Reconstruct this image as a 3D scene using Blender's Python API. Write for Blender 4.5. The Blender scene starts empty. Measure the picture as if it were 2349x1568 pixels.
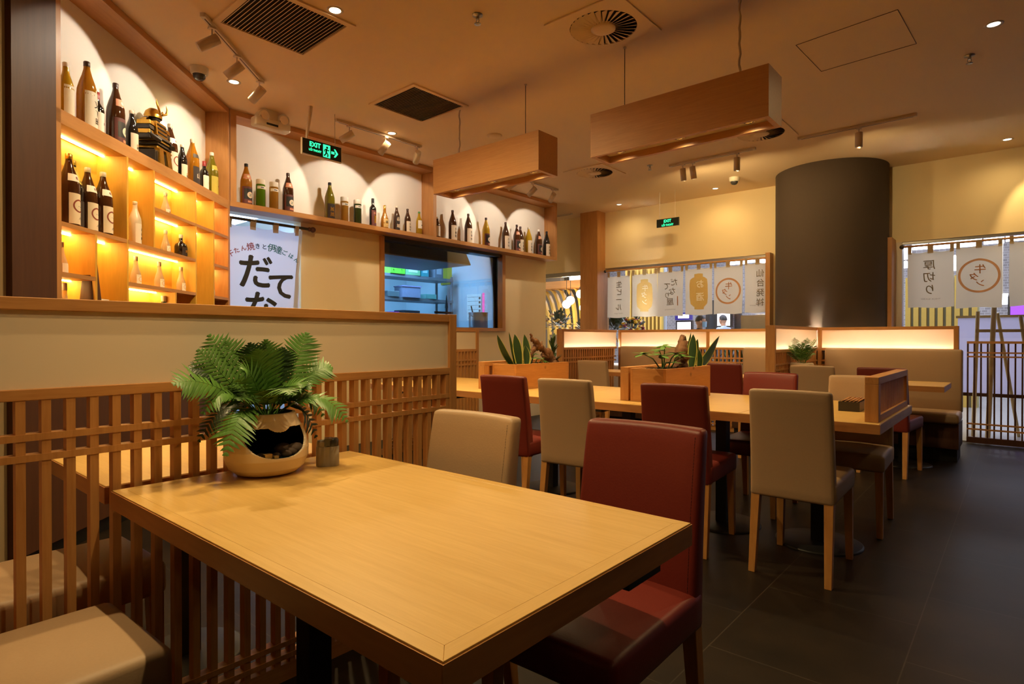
import bpy, bmesh, math, random
from math import sin, cos, pi, radians, sqrt, atan2
from mathutils import Vector, Matrix
random.seed(7)
S = bpy.context.scene
COL = S.collection

# ------------------------------------------------------------------ camera, world, exposure
cam_data = bpy.data.cameras.new('camera')
cam_data.sensor_width = 36.0
cam_data.lens = 20.891
cam_data.clip_start = 0.02
cam_data.clip_end = 100
cam = bpy.data.objects.new('camera', cam_data)
COL.objects.link(cam)
cam.location = (0, 0, 1.2)
cam.rotation_euler = (radians(90 - 0.368), radians(0.0), radians(40.549))
S.camera = cam
w = bpy.data.worlds.new('world'); S.world = w; w.use_nodes = True
w.node_tree.nodes['Background'].inputs[0].default_value = (1.0, 0.72, 0.42, 1)
w.node_tree.nodes['Background'].inputs[1].default_value = 0.03
S.view_settings.view_transform = 'Standard'
S.view_settings.look = 'None'
S.view_settings.exposure = 1.20
S.view_settings.gamma = 1.0
S.view_settings.use_curve_mapping = False
S.cycles.max_bounces = 9
S.cycles.diffuse_bounces = 7
S.cycles.glossy_bounces = 3
S.cycles.transmission_bounces = 4
S.cycles.transparent_max_bounces = 8
S.cycles.caustics_reflective = False
S.cycles.caustics_refractive = False
S.cycles.sample_clamp_indirect = 4.0
S.cycles.use_denoising = True

CEIL = 3.30
WARM = (1.0, 0.72, 0.34)          # the restaurant's lamps
NEUT = (1.0, 0.84, 0.65)          # whiter halogen spots on the bottle shelves
COOL = (0.80, 0.85, 1.0)          # mall light
BLUE = (0.22, 0.55, 1.0)          # kitchen tubes

def add_light(kind, name, loc, energy, color, aim=None, **k):
    L = bpy.data.lights.new(name, kind); L.energy = energy; L.color = color
    for a, b in k.items(): setattr(L, a, b)
    o = bpy.data.objects.new(name, L); COL.objects.link(o); o.location = loc
    if aim is not None:
        o.rotation_euler = (Vector(aim) - Vector(loc)).to_track_quat('-Z', 'Y').to_euler()
    return o

# mall and kitchen fixtures (large area lights at their ceilings)
add_light('AREA', 'mall_light', (-6.5, 13.0, 4.1), 300, COOL, aim=(-6.5, 13.0, 0), size=9, size_y=5, shape='RECTANGLE')
add_light('AREA', 'mall_light', (1.0, 12.0, 4.1), 150, COOL, aim=(1.0, 12.0, 0), size=6, size_y=4, shape='RECTANGLE')
add_light('AREA', 'kitchen_light', (-7.3, 5.4, 2.85), 62, BLUE, aim=(-7.5, 5.6, 0), size=1.6, size_y=0.5, shape='RECTANGLE')
add_light('AREA', 'pass_light', (-7.0, 2.9, 2.75), 26, (0.35, 0.55, 1.0), aim=(-7.0, 2.9, 0), size=0.8, size_y=0.5, shape='RECTANGLE')

# ------------------------------------------------------------------ materials
def srgb(r, g, b):
    f = lambda c: (c / 255 / 12.92) if c <= 10 else ((c / 255 + 0.055) / 1.055) ** 2.4
    return (f(r), f(g), f(b))
def newmat(name):
    m = bpy.data.materials.new(name); m.use_nodes = True
    nt = m.node_tree; b = nt.nodes['Principled BSDF']
    return m, nt, b
def plain(name, col, rough=0.5, metal=0.0, spec=0.5, vary=0.06, scale=40, bump=0.0, coat=0.0):
    """Principled material with a little procedural noise in its colour (and bump)."""
    m, nt, b = newmat(name)
    b.inputs['Roughness'].default_value = rough
    b.inputs['Metallic'].default_value = metal
    b.inputs['Specular IOR Level'].default_value = spec
    if coat: b.inputs['Coat Weight'].default_value = coat; b.inputs['Coat Roughness'].default_value = 0.12
    tc = nt.nodes.new('ShaderNodeTexCoord'); nz = nt.nodes.new('ShaderNodeTexNoise')
    nz.inputs['Scale'].default_value = scale; nz.inputs['Detail'].default_value = 3
    nt.links.new(tc.outputs['Object'], nz.inputs['Vector'])
    mx = nt.nodes.new('ShaderNodeMix'); mx.data_type = 'RGBA'
    mx.inputs[6].default_value = tuple(max(0, c * (1 - vary)) for c in col) + (1,)
    mx.inputs[7].default_value = tuple(min(1, c * (1 + vary)) for c in col) + (1,)
    nt.links.new(nz.outputs['Fac'], mx.inputs[0]); nt.links.new(mx.outputs[2], b.inputs['Base Color'])
    if bump:
        bp = nt.nodes.new('ShaderNodeBump'); bp.inputs['Strength'].default_value = bump; bp.inputs['Distance'].default_value = 0.002
        nt.links.new(nz.outputs['Fac'], bp.inputs['Height']); nt.links.new(bp.outputs['Normal'], b.inputs['Normal'])
    return m
def wood(name, c1, c2, axis='X', scale=9.0, stretch=14.0, rough=0.45, knots=False, spec=0.4):
    m, nt, b = newmat(name)
    b.inputs['Roughness'].default_value = rough; b.inputs['Specular IOR Level'].default_value = spec
    tc = nt.nodes.new('ShaderNodeTexCoord'); mp = nt.nodes.new('ShaderNodeMapping')
    sc = {'X': (1, stretch, stretch), 'Y': (stretch, 1, stretch), 'Z': (stretch, stretch, 1)}[axis]
    mp.inputs['Scale'].default_value = sc
    nt.links.new(tc.outputs['Object'], mp.inputs['Vector'])
    nz = nt.nodes.new('ShaderNodeTexNoise'); nz.inputs['Scale'].default_value = scale * 0.35
    nz.inputs['Detail'].default_value = 5; nz.inputs['Distortion'].default_value = 0.6
    nt.links.new(mp.outputs[0], nz.inputs['Vector'])
    nz2 = nt.nodes.new('ShaderNodeTexNoise'); nz2.inputs['Scale'].default_value = scale * 1.6; nz2.inputs['Detail'].default_value = 2
    nt.links.new(mp.outputs[0], nz2.inputs['Vector'])
    add = nt.nodes.new('ShaderNodeMath'); add.operation = 'MULTIPLY_ADD'; add.inputs[1].default_value = 0.4
    nt.links.new(nz2.outputs['Fac'], add.inputs[0]); nt.links.new(nz.outputs['Fac'], add.inputs[2])
    rp = nt.nodes.new('ShaderNodeValToRGB')
    rp.color_ramp.elements[0].position = 0.45; rp.color_ramp.elements[0].color = c2 + (1,)
    rp.color_ramp.elements[1].position = 0.95; rp.color_ramp.elements[1].color = c1 + (1,)
    nt.links.new(add.outputs[0], rp.inputs[0])
    out = rp.outputs[0]
    if knots:
        vo = nt.nodes.new('ShaderNodeTexVoronoi'); vo.inputs['Scale'].default_value = 5.0
        nt.links.new(tc.outputs['Object'], vo.inputs['Vector'])
        r2 = nt.nodes.new('ShaderNodeValToRGB'); r2.color_ramp.elements[0].position = 0.02; r2.color_ramp.elements[0].color = (0.12, 0.12, 0.12, 1)
        r2.color_ramp.elements[1].position = 0.11; r2.color_ramp.elements[1].color = (1, 1, 1, 1)
        nt.links.new(vo.outputs['Distance'], r2.inputs[0])
        mu = nt.nodes.new('ShaderNodeMix'); mu.data_type = 'RGBA'; mu.blend_type = 'MULTIPLY'; mu.inputs[0].default_value = 0.75
        nt.links.new(out, mu.inputs[6]); nt.links.new(r2.outputs[0], mu.inputs[7]); out = mu.outputs[2]
    nt.links.new(out, b.inputs['Base Color'])
    bp = nt.nodes.new('ShaderNodeBump'); bp.inputs['Strength'].default_value = 0.08; bp.inputs['Distance'].default_value = 0.001
    nt.links.new(nz2.outputs['Fac'], bp.inputs['Height']); nt.links.new(bp.outputs['Normal'], b.inputs['Normal'])
    return m
def emit(name, col, strength):
    m = bpy.data.materials.new(name); m.use_nodes = True; nt = m.node_tree
    nt.nodes.remove(nt.nodes['Principled BSDF'])
    e = nt.nodes.new('ShaderNodeEmission'); e.inputs[0].default_value = col + (1,); e.inputs[1].default_value = strength
    nt.links.new(e.outputs[0], nt.nodes['Material Output'].inputs[0]); return m
def translucent(name, col, tcol, fac=0.5):
    m = bpy.data.materials.new(name); m.use_nodes = True; nt = m.node_tree
    nt.nodes.remove(nt.nodes['Principled BSDF'])
    d = nt.nodes.new('ShaderNodeBsdfDiffuse'); d.inputs[0].default_value = col + (1,)
    t = nt.nodes.new('ShaderNodeBsdfTranslucent'); t.inputs[0].default_value = tcol + (1,)
    nz = nt.nodes.new('ShaderNodeTexNoise'); nz.inputs['Scale'].default_value = 60
    mx = nt.nodes.new('ShaderNodeMixShader'); mx.inputs[0].default_value = fac
    bp = nt.nodes.new('ShaderNodeBump'); bp.inputs['Strength'].default_value = 0.05
    nt.links.new(nz.outputs['Fac'], bp.inputs['Height']); nt.links.new(bp.outputs[0], d.inputs['Normal'])
    nt.links.new(d.outputs[0], mx.inputs[1]); nt.links.new(t.outputs[0], mx.inputs[2])
    nt.links.new(mx.outputs[0], nt.nodes['Material Output'].inputs[0]); return m
def thin_glass(name, tint=(0.97, 0.98, 1.0), refl=0.06):
    m = bpy.data.materials.new(name); m.use_nodes = True; nt = m.node_tree
    nt.nodes.remove(nt.nodes['Principled BSDF'])
    t = nt.nodes.new('ShaderNodeBsdfTransparent'); t.inputs[0].default_value = tint + (1,)
    g = nt.nodes.new('ShaderNodeBsdfGlossy'); g.inputs['Roughness'].default_value = 0.02
    fr = nt.nodes.new('ShaderNodeFresnel'); fr.inputs[0].default_value = 1.35
    mx = nt.nodes.new('ShaderNodeMixShader')
    nt.links.new(fr.outputs[0], mx.inputs[0])
    nt.links.new(t.outputs[0], mx.inputs[1]); nt.links.new(g.outputs[0], mx.inputs[2])
    nt.links.new(mx.outputs[0], nt.nodes['Material Output'].inputs[0]); return m
def bottle_glass(name, col, clear=0.35, rough=0.06):
    """coloured bottle glass: a body colour with clear coat-like gloss, part of the light passes through"""
    m, nt, b = newmat(name)
    b.inputs['Base Color'].default_value = col + (1,)
    b.inputs['Roughness'].default_value = rough
    b.inputs['Specular IOR Level'].default_value = 0.6
    b.inputs['IOR'].default_value = 1.5
    t = nt.nodes.new('ShaderNodeBsdfTransparent'); t.inputs[0].default_value = tuple(min(1, c ** 0.5) for c in col) + (1,)
    fr = nt.nodes.new('ShaderNodeLayerWeight'); fr.inputs[0].default_value = 0.35
    mp = nt.nodes.new('ShaderNodeMapRange'); mp.inputs[3].default_value = clear; mp.inputs[4].default_value = 0.0
    nt.links.new(fr.outputs['Facing'], mp.inputs[0])
    mx = nt.nodes.new('ShaderNodeMixShader'); nt.links.new(mp.outputs[0], mx.inputs[0])
    nt.links.new(b.outputs[0], mx.inputs[1]); nt.links.new(t.outputs[0], mx.inputs[2])
    nt.links.new(mx.outputs[0], nt.nodes['Material Output'].inputs[0]); return m

M = {}
M['ceiling'] = plain('ceiling_paint', (0.86, 0.66, 0.42), 0.8, vary=0.02, scale=3)
M['wall'] = plain('cream_wall_paint', (0.86, 0.70, 0.40), 0.8, vary=0.03, scale=3)
M['wall_taupe'] = plain('taupe_wall_paint', (0.30, 0.21, 0.105), 0.8, vary=0.03, scale=3)
M['wall_white'] = plain('white_display_wall', (0.87, 0.82, 0.74), 0.75, vary=0.02, scale=4)
M['column'] = plain('taupe_column_plaster', (0.055, 0.035, 0.02), 0.9, vary=0.06, scale=30, bump=0.2)
M['table'] = wood('ash_table_veneer', (0.64, 0.41, 0.135), (0.55, 0.335, 0.094), 'X', 10, 16, 0.38)
M['table_y'] = wood('ash_table_veneer_cross', (0.63, 0.40, 0.13), (0.54, 0.33, 0.092), 'Y', 10, 16, 0.38)
M['table_edge'] = wood('table_edge_wood', (0.52, 0.235, 0.075), (0.38, 0.16, 0.048), 'X', 6, 8, 0.45)
M['table_edge_y'] = wood('table_edge_wood_cross', (0.48, 0.22, 0.07), (0.30, 0.125, 0.038), 'Y', 6, 8, 0.45)
M['pine'] = wood('pine_frame', (0.56, 0.27, 0.085), (0.42, 0.18, 0.05), 'Y', 9, 12, 0.5)
M['pine_x'] = wood('pine_frame_cross', (0.56, 0.27, 0.085), (0.42, 0.18, 0.05), 'X', 9, 12, 0.5)
M['pine_z'] = wood('pine_upright', (0.56, 0.27, 0.085), (0.42, 0.18, 0.05), 'Z', 9, 12, 0.5)
M['knotty'] = wood('knotty_pine_board', (0.60, 0.27, 0.075), (0.46, 0.19, 0.048), 'Y', 7, 9, 0.5, knots=True)
M['pend'] = wood('pendant_veneer', (0.62, 0.33, 0.125), (0.53, 0.265, 0.095), 'X', 14, 18, 0.45)
M['frame_wood'] = wood('shelf_frame_wood', (0.55, 0.27, 0.09), (0.44, 0.20, 0.062), 'X', 9, 10, 0.45)
M['frame_wood_y'] = wood('shelf_frame_wood_long', (0.55, 0.27, 0.09), (0.44, 0.20, 0.062), 'Y', 9, 10, 0.45)
M['frame_wood_z'] = wood('shelf_frame_wood_upright', (0.55, 0.27, 0.09), (0.44, 0.20, 0.062), 'Z', 9, 10, 0.45)
M['niche'] = wood('niche_laminate', (0.76, 0.44, 0.065), (0.66, 0.37, 0.05), 'Z', 8, 10, 0.5)
M['dark_lam'] = wood('brown_laminate', (0.085, 0.030, 0.011), (0.062, 0.021, 0.008), 'Z', 8, 12, 0.55)
M['legwood'] = wood('chair_leg_wood', (0.54, 0.27, 0.08), (0.40, 0.17, 0.045), 'Z', 8, 8, 0.4)
M['beige'] = plain('beige_leather', (0.40, 0.265, 0.155), 0.5, vary=0.05, scale=180, bump=0.15, spec=0.4)
M['red'] = plain('oxblood_leather', (0.155, 0.020, 0.013), 0.42, vary=0.08, scale=180, bump=0.15, spec=0.4)
M['thread_b'] = plain('beige_thread', (0.30, 0.20, 0.12), 0.8)
M['thread_r'] = plain('red_thread', (0.09, 0.012, 0.008), 0.8)
M['black'] = plain('black_steel', (0.012, 0.011, 0.010), 0.5, vary=0.1)
M['white_metal'] = plain('white_lamp_metal', (0.66, 0.55, 0.44), 0.45, vary=0.02)
M['white_plastic'] = plain('white_plastic', (0.72, 0.64, 0.50), 0.4, vary=0.02)
M['chrome'] = plain('chrome', (0.8, 0.75, 0.68), 0.18, metal=1.0, vary=0.0)
M['steel'] = plain('brushed_steel', (0.45, 0.45, 0.45), 0.3, metal=1.0, vary=0.08, scale=15)
M['panel'] = translucent('shoji_acrylic', (0.86, 0.73, 0.56), (0.9, 0.8, 0.62), 0.12)
M['panel_lit'] = translucent('lit_shoji_acrylic', (0.78, 0.70, 0.58), (0.95, 0.90, 0.80), 0.55)
M['strip'] = emit('led_strip', (1.0, 0.72, 0.27), 24.0)
M['strip_box'] = emit('led_strip_box', (1.0, 0.91, 0.76), 900.0)
M['halogen'] = emit('halogen_lens', (1.0, 0.80, 0.50), 9.0)
M['halogen_dim'] = emit('halogen_lens_dim', (1.0, 0.86, 0.62), 2.2)
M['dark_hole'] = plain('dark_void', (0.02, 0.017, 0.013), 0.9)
M['noren'] = translucent('noren_cloth', (0.76, 0.70, 0.56), (0.74, 0.66, 0.50), 0.5)
M['noren_door'] = translucent('noren_cloth_white', (0.62, 0.58, 0.56), (0.66, 0.66, 0.70), 0.45)
M['noren_hem'] = translucent('noren_hem', (0.56, 0.42, 0.24), (0.5, 0.4, 0.26), 0.3)
M['ink'] = plain('black_ink', (0.02, 0.02, 0.022), 0.8)
M['ink_faded'] = translucent('faded_ink', (0.42, 0.36, 0.26), (0.40, 0.33, 0.23), 0.5)
M['ink_red'] = plain('brick_red_ink', (0.26, 0.055, 0.03), 0.8)
M['ink_green'] = plain('teal_ink', (0.02, 0.13, 0.11), 0.8)
M['ink_orange'] = translucent('orange_ink', (0.76, 0.42, 0.20), (0.74, 0.40, 0.20), 0.5)
M['ink_gold'] = plain('ochre_ink', (0.66, 0.49, 0.19), 0.9)
M['cloth_white'] = plain('printed_white', (0.92, 0.88, 0.76), 0.9)
M['glass'] = thin_glass('window_glass')
M['paper'] = plain('label_paper', (0.78, 0.66, 0.50), 0.7, vary=0.04)
M['paper_white'] = plain('white_paper', (0.82, 0.78, 0.70), 0.7, vary=0.04)
M['leaf'] = plain('fern_green', (0.085, 0.20, 0.030), 0.45, vary=0.35, scale=14)
M['leaf_dark'] = plain('dark_leaf', (0.020, 0.050, 0.013), 0.4, vary=0.35, scale=14)
M['leaf_mid'] = plain('mid_leaf', (0.065, 0.15, 0.025), 0.45, vary=0.3, scale=14)
M['leaf_edge'] = plain('yellow_leaf_edge', (0.42, 0.40, 0.07), 0.5)
M['soil'] = plain('soil', (0.035, 0.020, 0.012), 0.95, vary=0.4, scale=60, bump=0.6)
M['pot_beige'] = plain('beige_ceramic', (0.74, 0.58, 0.39), 0.38, vary=0.02, coat=0.15)
M['driftwood'] = wood('driftwood', (0.22, 0.095, 0.035), (0.08, 0.03, 0.012), 'Z', 12, 4, 0.7)
M['gold'] = plain('gilt', (0.85, 0.52, 0.10), 0.28, metal=1.0, vary=0.15, scale=60)
M['iron'] = plain('dark_lacquer', (0.035, 0.028, 0.022), 0.35)
M['grey_plastic'] = plain('warm_grey_plastic', (0.33, 0.285, 0.225), 0.55, vary=0.05)
M['grey_clear'] = plain('smoky_lid', (0.055, 0.05, 0.045), 0.15, vary=0.05)
M['sign_black'] = plain('sign_black', (0.010, 0.016, 0.012), 0.3)
M['sign_green'] = emit('sign_green', (0.03, 0.80, 0.28), 0.95)
def floor_mat():
    m, nt, b = newmat('slate_floor_tiles')
    b.inputs['Roughness'].default_value = 0.40; b.inputs['Specular IOR Level'].default_value = 0.12
    tc = nt.nodes.new('ShaderNodeTexCoord')
    mp = nt.nodes.new('ShaderNodeMapping'); mp.inputs['Rotation'].default_value = (0, 0, radians(90)); mp.inputs['Location'].default_value = (0.1, 0.32, 0)
    br = nt.nodes.new('ShaderNodeTexBrick'); br.offset = 0.5; br.inputs['Scale'].default_value = 1.0
    br.inputs['Mortar Size'].default_value = 0.0022; br.inputs['Mortar Smooth'].default_value = 0.0
    br.inputs['Brick Width'].default_value = 0.72; br.inputs['Row Height'].default_value = 0.60
    br.inputs['Color1'].default_value = (0.015, 0.0105, 0.007, 1); br.inputs['Color2'].default_value = (0.0185, 0.013, 0.0087, 1)
    br.inputs['Mortar'].default_value = (0.045, 0.036, 0.028, 1)
    nt.links.new(tc.outputs['Object'], mp.inputs[0]); nt.links.new(mp.outputs[0], br.inputs['Vector'])
    nz = nt.nodes.new('ShaderNodeTexNoise'); nz.inputs['Scale'].default_value = 3.5; nz.inputs['Detail'].default_value = 7
    nt.links.new(tc.outputs['Object'], nz.inputs['Vector'])
    rp = nt.nodes.new('ShaderNodeValToRGB'); rp.color_ramp.elements[0].position = 0.3; rp.color_ramp.elements[0].color = (0.75, 0.75, 0.78, 1)
    rp.color_ramp.elements[1].position = 0.75; rp.color_ramp.elements[1].color = (1.35, 1.25, 1.15, 1)
    nt.links.new(nz.outputs['Fac'], rp.inputs[0])
    mu = nt.nodes.new('ShaderNodeMix'); mu.data_type = 'RGBA'; mu.blend_type = 'MULTIPLY'; mu.inputs[0].default_value = 1
    nt.links.new(br.outputs['Color'], mu.inputs[6]); nt.links.new(rp.outputs[0], mu.inputs[7])
    nt.links.new(mu.outputs[2], b.inputs['Base Color'])
    bp = nt.nodes.new('ShaderNodeBump'); bp.inputs['Strength'].default_value = 0.25; bp.inputs['Distance'].default_value = 0.003
    nt.links.new(nz.outputs['Fac'], bp.inputs['Height']); nt.links.new(bp.outputs[0], b.inputs['Normal'])
    return m
M['floor'] = floor_mat()

# ------------------------------------------------------------------ mesh helpers
class MB:
    """collects boxes, tubes, lathes ... and links them as one mesh object"""
    def __init__(s): s.v = []; s.f = []; s.sm = []
    def add(s, vs, fs, smooth=False):
        o = len(s.v); s.v += [tuple(p) for p in vs]
        s.f += [tuple(i + o for i in f) for f in fs]; s.sm += [smooth] * len(fs); return s
    def box(s, x0, x1, y0, y1, z0, z1):
        return s.add([(x0,y0,z0),(x1,y0,z0),(x1,y1,z0),(x0,y1,z0),(x0,y0,z1),(x1,y0,z1),(x1,y1,z1),(x0,y1,z1)],
                     [(0,3,2,1),(4,5,6,7),(0,1,5,4),(1,2,6,5),(2,3,7,6),(3,0,4,7)])
    def prism(s, bot, top):
        n = len(bot)
        return s.add(list(bot) + list(top), [tuple(range(n - 1, -1, -1)), tuple(range(n, 2 * n))] + [(i, (i + 1) % n, n + (i + 1) % n, n + i) for i in range(n)])
    def tube(s, pts, r, n=8, caps=True, smooth=True):
        pts = [Vector(p) for p in pts]; rs = r if isinstance(r, (list, tuple)) else [r] * len(pts)
        vs = []; fs = []; prev = None
        for i, p in enumerate(pts):
            t = (pts[min(i + 1, len(pts) - 1)] - pts[max(i - 1, 0)]).normalized()
            if prev is None:
                a = Vector((0, 0, 1)) if abs(t.z) < 0.9 else Vector((1, 0, 0))
                u = t.cross(a).normalized()
            else:
                u = (prev - t * prev.dot(t)).normalized()
            prev = u; q = t.cross(u)
            for k in range(n):
                a = 2 * pi * k / n; vs.append(p + (u * cos(a) + q * sin(a)) * rs[i])
        for i in range(len(pts) - 1):
            for k in range(n):
                fs.append((i * n + k, i * n + (k + 1) % n, (i + 1) * n + (k + 1) % n, (i + 1) * n + k))
        s.add(vs, fs, smooth)
        if caps:
            s.add([vs[k] for k in range(n)], [tuple(range(n - 1, -1, -1))]); m = (len(pts) - 1) * n
            s.add([vs[m + k] for k in range(n)], [tuple(range(n))])
        return s
    def lathe(s, prof, n=24, c=(0, 0, 0), smooth=True, cap=True):
        vs = []; fs = []
        for (r, z) in prof:
            for k in range(n):
                a = 2 * pi * k / n; vs.append((c[0] + r * cos(a), c[1] + r * sin(a), c[2] + z))
        for i in range(len(prof) - 1):
            for k in range(n):
                fs.append((i * n + k, i * n + (k + 1) % n, (i + 1) * n + (k + 1) % n, (i + 1) * n + k))
        s.add(vs, fs, smooth)
        if cap:
            s.add(vs[:n], [tuple(range(n - 1, -1, -1))]); s.add(vs[-n:], [tuple(range(n))])
        return s
    def ball(s, c, rx, ry=None, rz=None, nu=14, nv=9):
        ry = ry or rx; rz = rz or rx
        prof = [(max(1e-4, sin(pi * i / nv)), -cos(pi * i / nv)) for i in range(nv + 1)]
        vs = []; fs = []
        for (r, z) in prof:
            for k in range(nu):
                a = 2 * pi * k / nu; vs.append((c[0] + rx * r * cos(a), c[1] + ry * r * sin(a), c[2] + rz * z))
        for i in range(nv):
            for k in range(nu): fs.append((i * nu + k, i * nu + (k + 1) % nu, (i + 1) * nu + (k + 1) % nu, (i + 1) * nu + k))
        return s.add(vs, fs, True)
    def grid(s, fn, nu, nv, smooth=True):
        vs = [fn(i / nu, j / nv) for j in range(nv + 1) for i in range(nu + 1)]
        fs = [(j * (nu + 1) + i, j * (nu + 1) + i + 1, (j + 1) * (nu + 1) + i + 1, (j + 1) * (nu + 1) + i) for j in range(nv) for i in range(nu)]
        return s.add(vs, fs, smooth)
    def boxgrid(s, nx, ny, nz, fn, smooth=True):
        """a closed box of grid faces, every vertex (u,v,w in 0..1) moved by fn"""
        idx = {}; vs = []; fs = []
        def vid(i, j, k):
            if (i, j, k) not in idx:
                idx[(i, j, k)] = len(vs); vs.append(fn(i / nx, j / ny, k / nz))
            return idx[(i, j, k)]
        for i in range(nx):
            for j in range(ny):
                fs.append((vid(i,j,0), vid(i,j+1,0), vid(i+1,j+1,0), vid(i+1,j,0)))
                fs.append((vid(i,j,nz), vid(i+1,j,nz), vid(i+1,j+1,nz), vid(i,j+1,nz)))
        for i in range(nx):
            for k in range(nz):
                fs.append((vid(i,0,k), vid(i+1,0,k), vid(i+1,0,k+1), vid(i,0,k+1)))
                fs.append((vid(i,ny,k), vid(i,ny,k+1), vid(i+1,ny,k+1), vid(i+1,ny,k)))
        for j in range(ny):
            for k in range(nz):
                fs.append((vid(0,j,k), vid(0,j,k+1), vid(0,j+1,k+1), vid(0,j+1,k)))
                fs.append((vid(nx,j,k), vid(nx,j+1,k), vid(nx,j+1,k+1), vid(nx,j,k+1)))
        return s.add(vs, fs, smooth)
    def build(s, name, mat, parent=None, loc=None, bevel=0.0, seg=2, smooth_all=False):
        me = bpy.data.meshes.new(name); me.from_pydata(s.v, [], s.f); me.update()
        for p, q in zip(me.polygons, s.sm): p.use_smooth = q or smooth_all
        me.materials.append(mat)
        o = bpy.data.objects.new(name, me); COL.objects.link(o)
        if parent is not None: o.parent = parent
        if loc is not None: o.location = loc
        if bevel:
            b = o.modifiers.new('bevel', 'BEVEL'); b.width = bevel; b.segments = seg; b.limit_method = 'ANGLE'; b.angle_limit = radians(40)
        return o
def bx(x0, x1, y0, y1, z0, z1): return MB().box(min(x0,x1), max(x0,x1), min(y0,y1), max(y0,y1), min(z0,z1), max(z0,z1))
def tag(o, label, cat, group=None, kind=None):
    if label: o['label'] = label
    if cat: o['category'] = cat
    if group: o['group'] = group
    if kind: o['kind'] = kind
    return o
def thing(name, label, cat, loc=(0, 0, 0), rz=0.0, group=None):
    o = bpy.data.objects.new(name, None); COL.objects.link(o); o.empty_display_size = 0.05
    o.location = loc; o.rotation_euler = (0, 0, rz)
    return tag(o, label, cat, group)
KIDS = {}
def kids(o): return [c for c in o.children]
def copy_tree(o, loc=None, rz=None, label=None, group=None, parent=None):
    c = o.copy(); COL.objects.link(c)
    if parent is not None: c.parent = parent
    if loc is not None: c.location = loc
    if rz is not None: c.rotation_euler = (0, 0, rz)
    if label: c['label'] = label
    if group: c['group'] = group
    for k in kids(o): copy_tree(k, parent=c)
    return c
def structure(mb, name, mat, label=None):
    o = mb.build(name, mat); o['kind'] = 'structure'
    if label: o['label'] = label
    return o
_tc = {}
def text_geo(s, size=1.0, bold=0.0):
    """2-D outline of a piece of writing: vertices centred on (0,0) and faces"""
    if s not in _tc:
        c = bpy.data.curves.new('writing', 'FONT'); c.body = s; c.resolution_u = 3
        o = bpy.data.objects.new('writing', c); COL.objects.link(o)
        dg = bpy.context.evaluated_depsgraph_get()
        me = bpy.data.meshes.new_from_object(o.evaluated_get(dg))
        vs = [(v.co.x, v.co.y) for v in me.vertices]; fs = [tuple(p.vertices) for p in me.polygons]
        bpy.data.objects.remove(o); bpy.data.curves.remove(c); bpy.data.meshes.remove(me)
        x0 = min(v[0] for v in vs); x1 = max(v[0] for v in vs); y0 = min(v[1] for v in vs); y1 = max(v[1] for v in vs)
        _tc[s] = ([(x - (x0 + x1) / 2, y - (y0 + y1) / 2) for x, y in vs], fs, x1 - x0, y1 - y0)
    vs, fs, wd, ht = _tc[s]
    return [(x * size, y * size) for x, y in vs], fs, wd * size, ht * size
def put_text(mb, s, size, fn, ox=0, oy=0, rot=0.0, mirror=False, sx=1.0, fat=0.0):
    """adds the writing s to mb; fn maps the flat (u, v) to 3-D"""
    vs, fs, _, _ = text_geo(s, size)
    offs = [(0, 0)] if not fat else [(fat, 0), (-fat, 0), (0, fat), (0, -fat)]
    for k, (dx, dy) in enumerate(offs):
        P = []
        for x, y in vs:
            x = x * sx + dx; y = y + dy
            x, y = x * cos(rot) - y * sin(rot) + ox, x * sin(rot) + y * cos(rot) + oy
            P.append(fn(-x if mirror else x, y, k * 0.00012))
        mb.add(P, [tuple(reversed(f)) for f in fs] if mirror else fs)
def ring2d(mb, fn, cx, cy, rx, ry, w, n=40):
    vs = []; 
    for k in range(n):
        a = 2 * pi * k / n
        vs.append(fn(cx + rx * cos(a), cy + ry * sin(a), 0)); vs.append(fn(cx + (rx - w) * cos(a), cy + (ry - w) * sin(a), 0))
    mb.add(vs, [(2 * k, 2 * ((k + 1) % n), 2 * ((k + 1) % n) + 1, 2 * k + 1) for k in range(n)])
def disc2d(mb, fn, cx, cy, rx, ry=None, n=28):
    ry = ry or rx; rings = 4
    vs = [fn(cx, cy, 0)]; fs = []
    for j in range(1, rings + 1):
        for k in range(n):
            a = 2 * pi * k / n; vs.append(fn(cx + rx * j / rings * cos(a), cy + ry * j / rings * sin(a), 0))
    for k in range(n): fs.append((0, 1 + k, 1 + (k + 1) % n))
    for j in range(rings - 1):
        for k in range(n):
            a = 1 + j * n; fs.append((a + k, a + n + k, a + n + (k + 1) % n, a + (k + 1) % n))
    mb.add(vs, fs)

# ------------------------------------------------------------------ the setting
XW = -5.72       # bottle wall / kitchen wall
YW = 8.60        # window wall
CX, CY = -5.50, 2.455            # corner where the slanted cabinet meets the bottle wall
TH = radians(43.5)
DS = Vector((sin(TH), -cos(TH))); DN = Vector((-cos(TH), -sin(TH)))
LROT = atan2(DS.y, DS.x)         # local +x runs along the slanted wall towards the camera, local -y into it
def LW(s, dep, z=0.0): return Vector((CX + DS.x * s + DN.x * dep, CY + DS.y * s + DN.y * dep, z))
XR, YB = 3.2, -2.6               # right and back walls (outside the picture)

structure(bx(-9.5, XR, YB, YW, -0.05, 0), 'floor', M['floor'])
structure(bx(-9.5, XR, YB, YW + 0.15, CEIL, CEIL + 0.06), 'ceiling', M['ceiling'])
structure(bx(XR, XR + 0.1, YB, YW, 0, CEIL), 'wall_right', M['dark_lam'])
structure(bx(-4.2, XR, YB - 0.1, YB, 0, CEIL), 'wall_back', M['dark_lam'])
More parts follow.
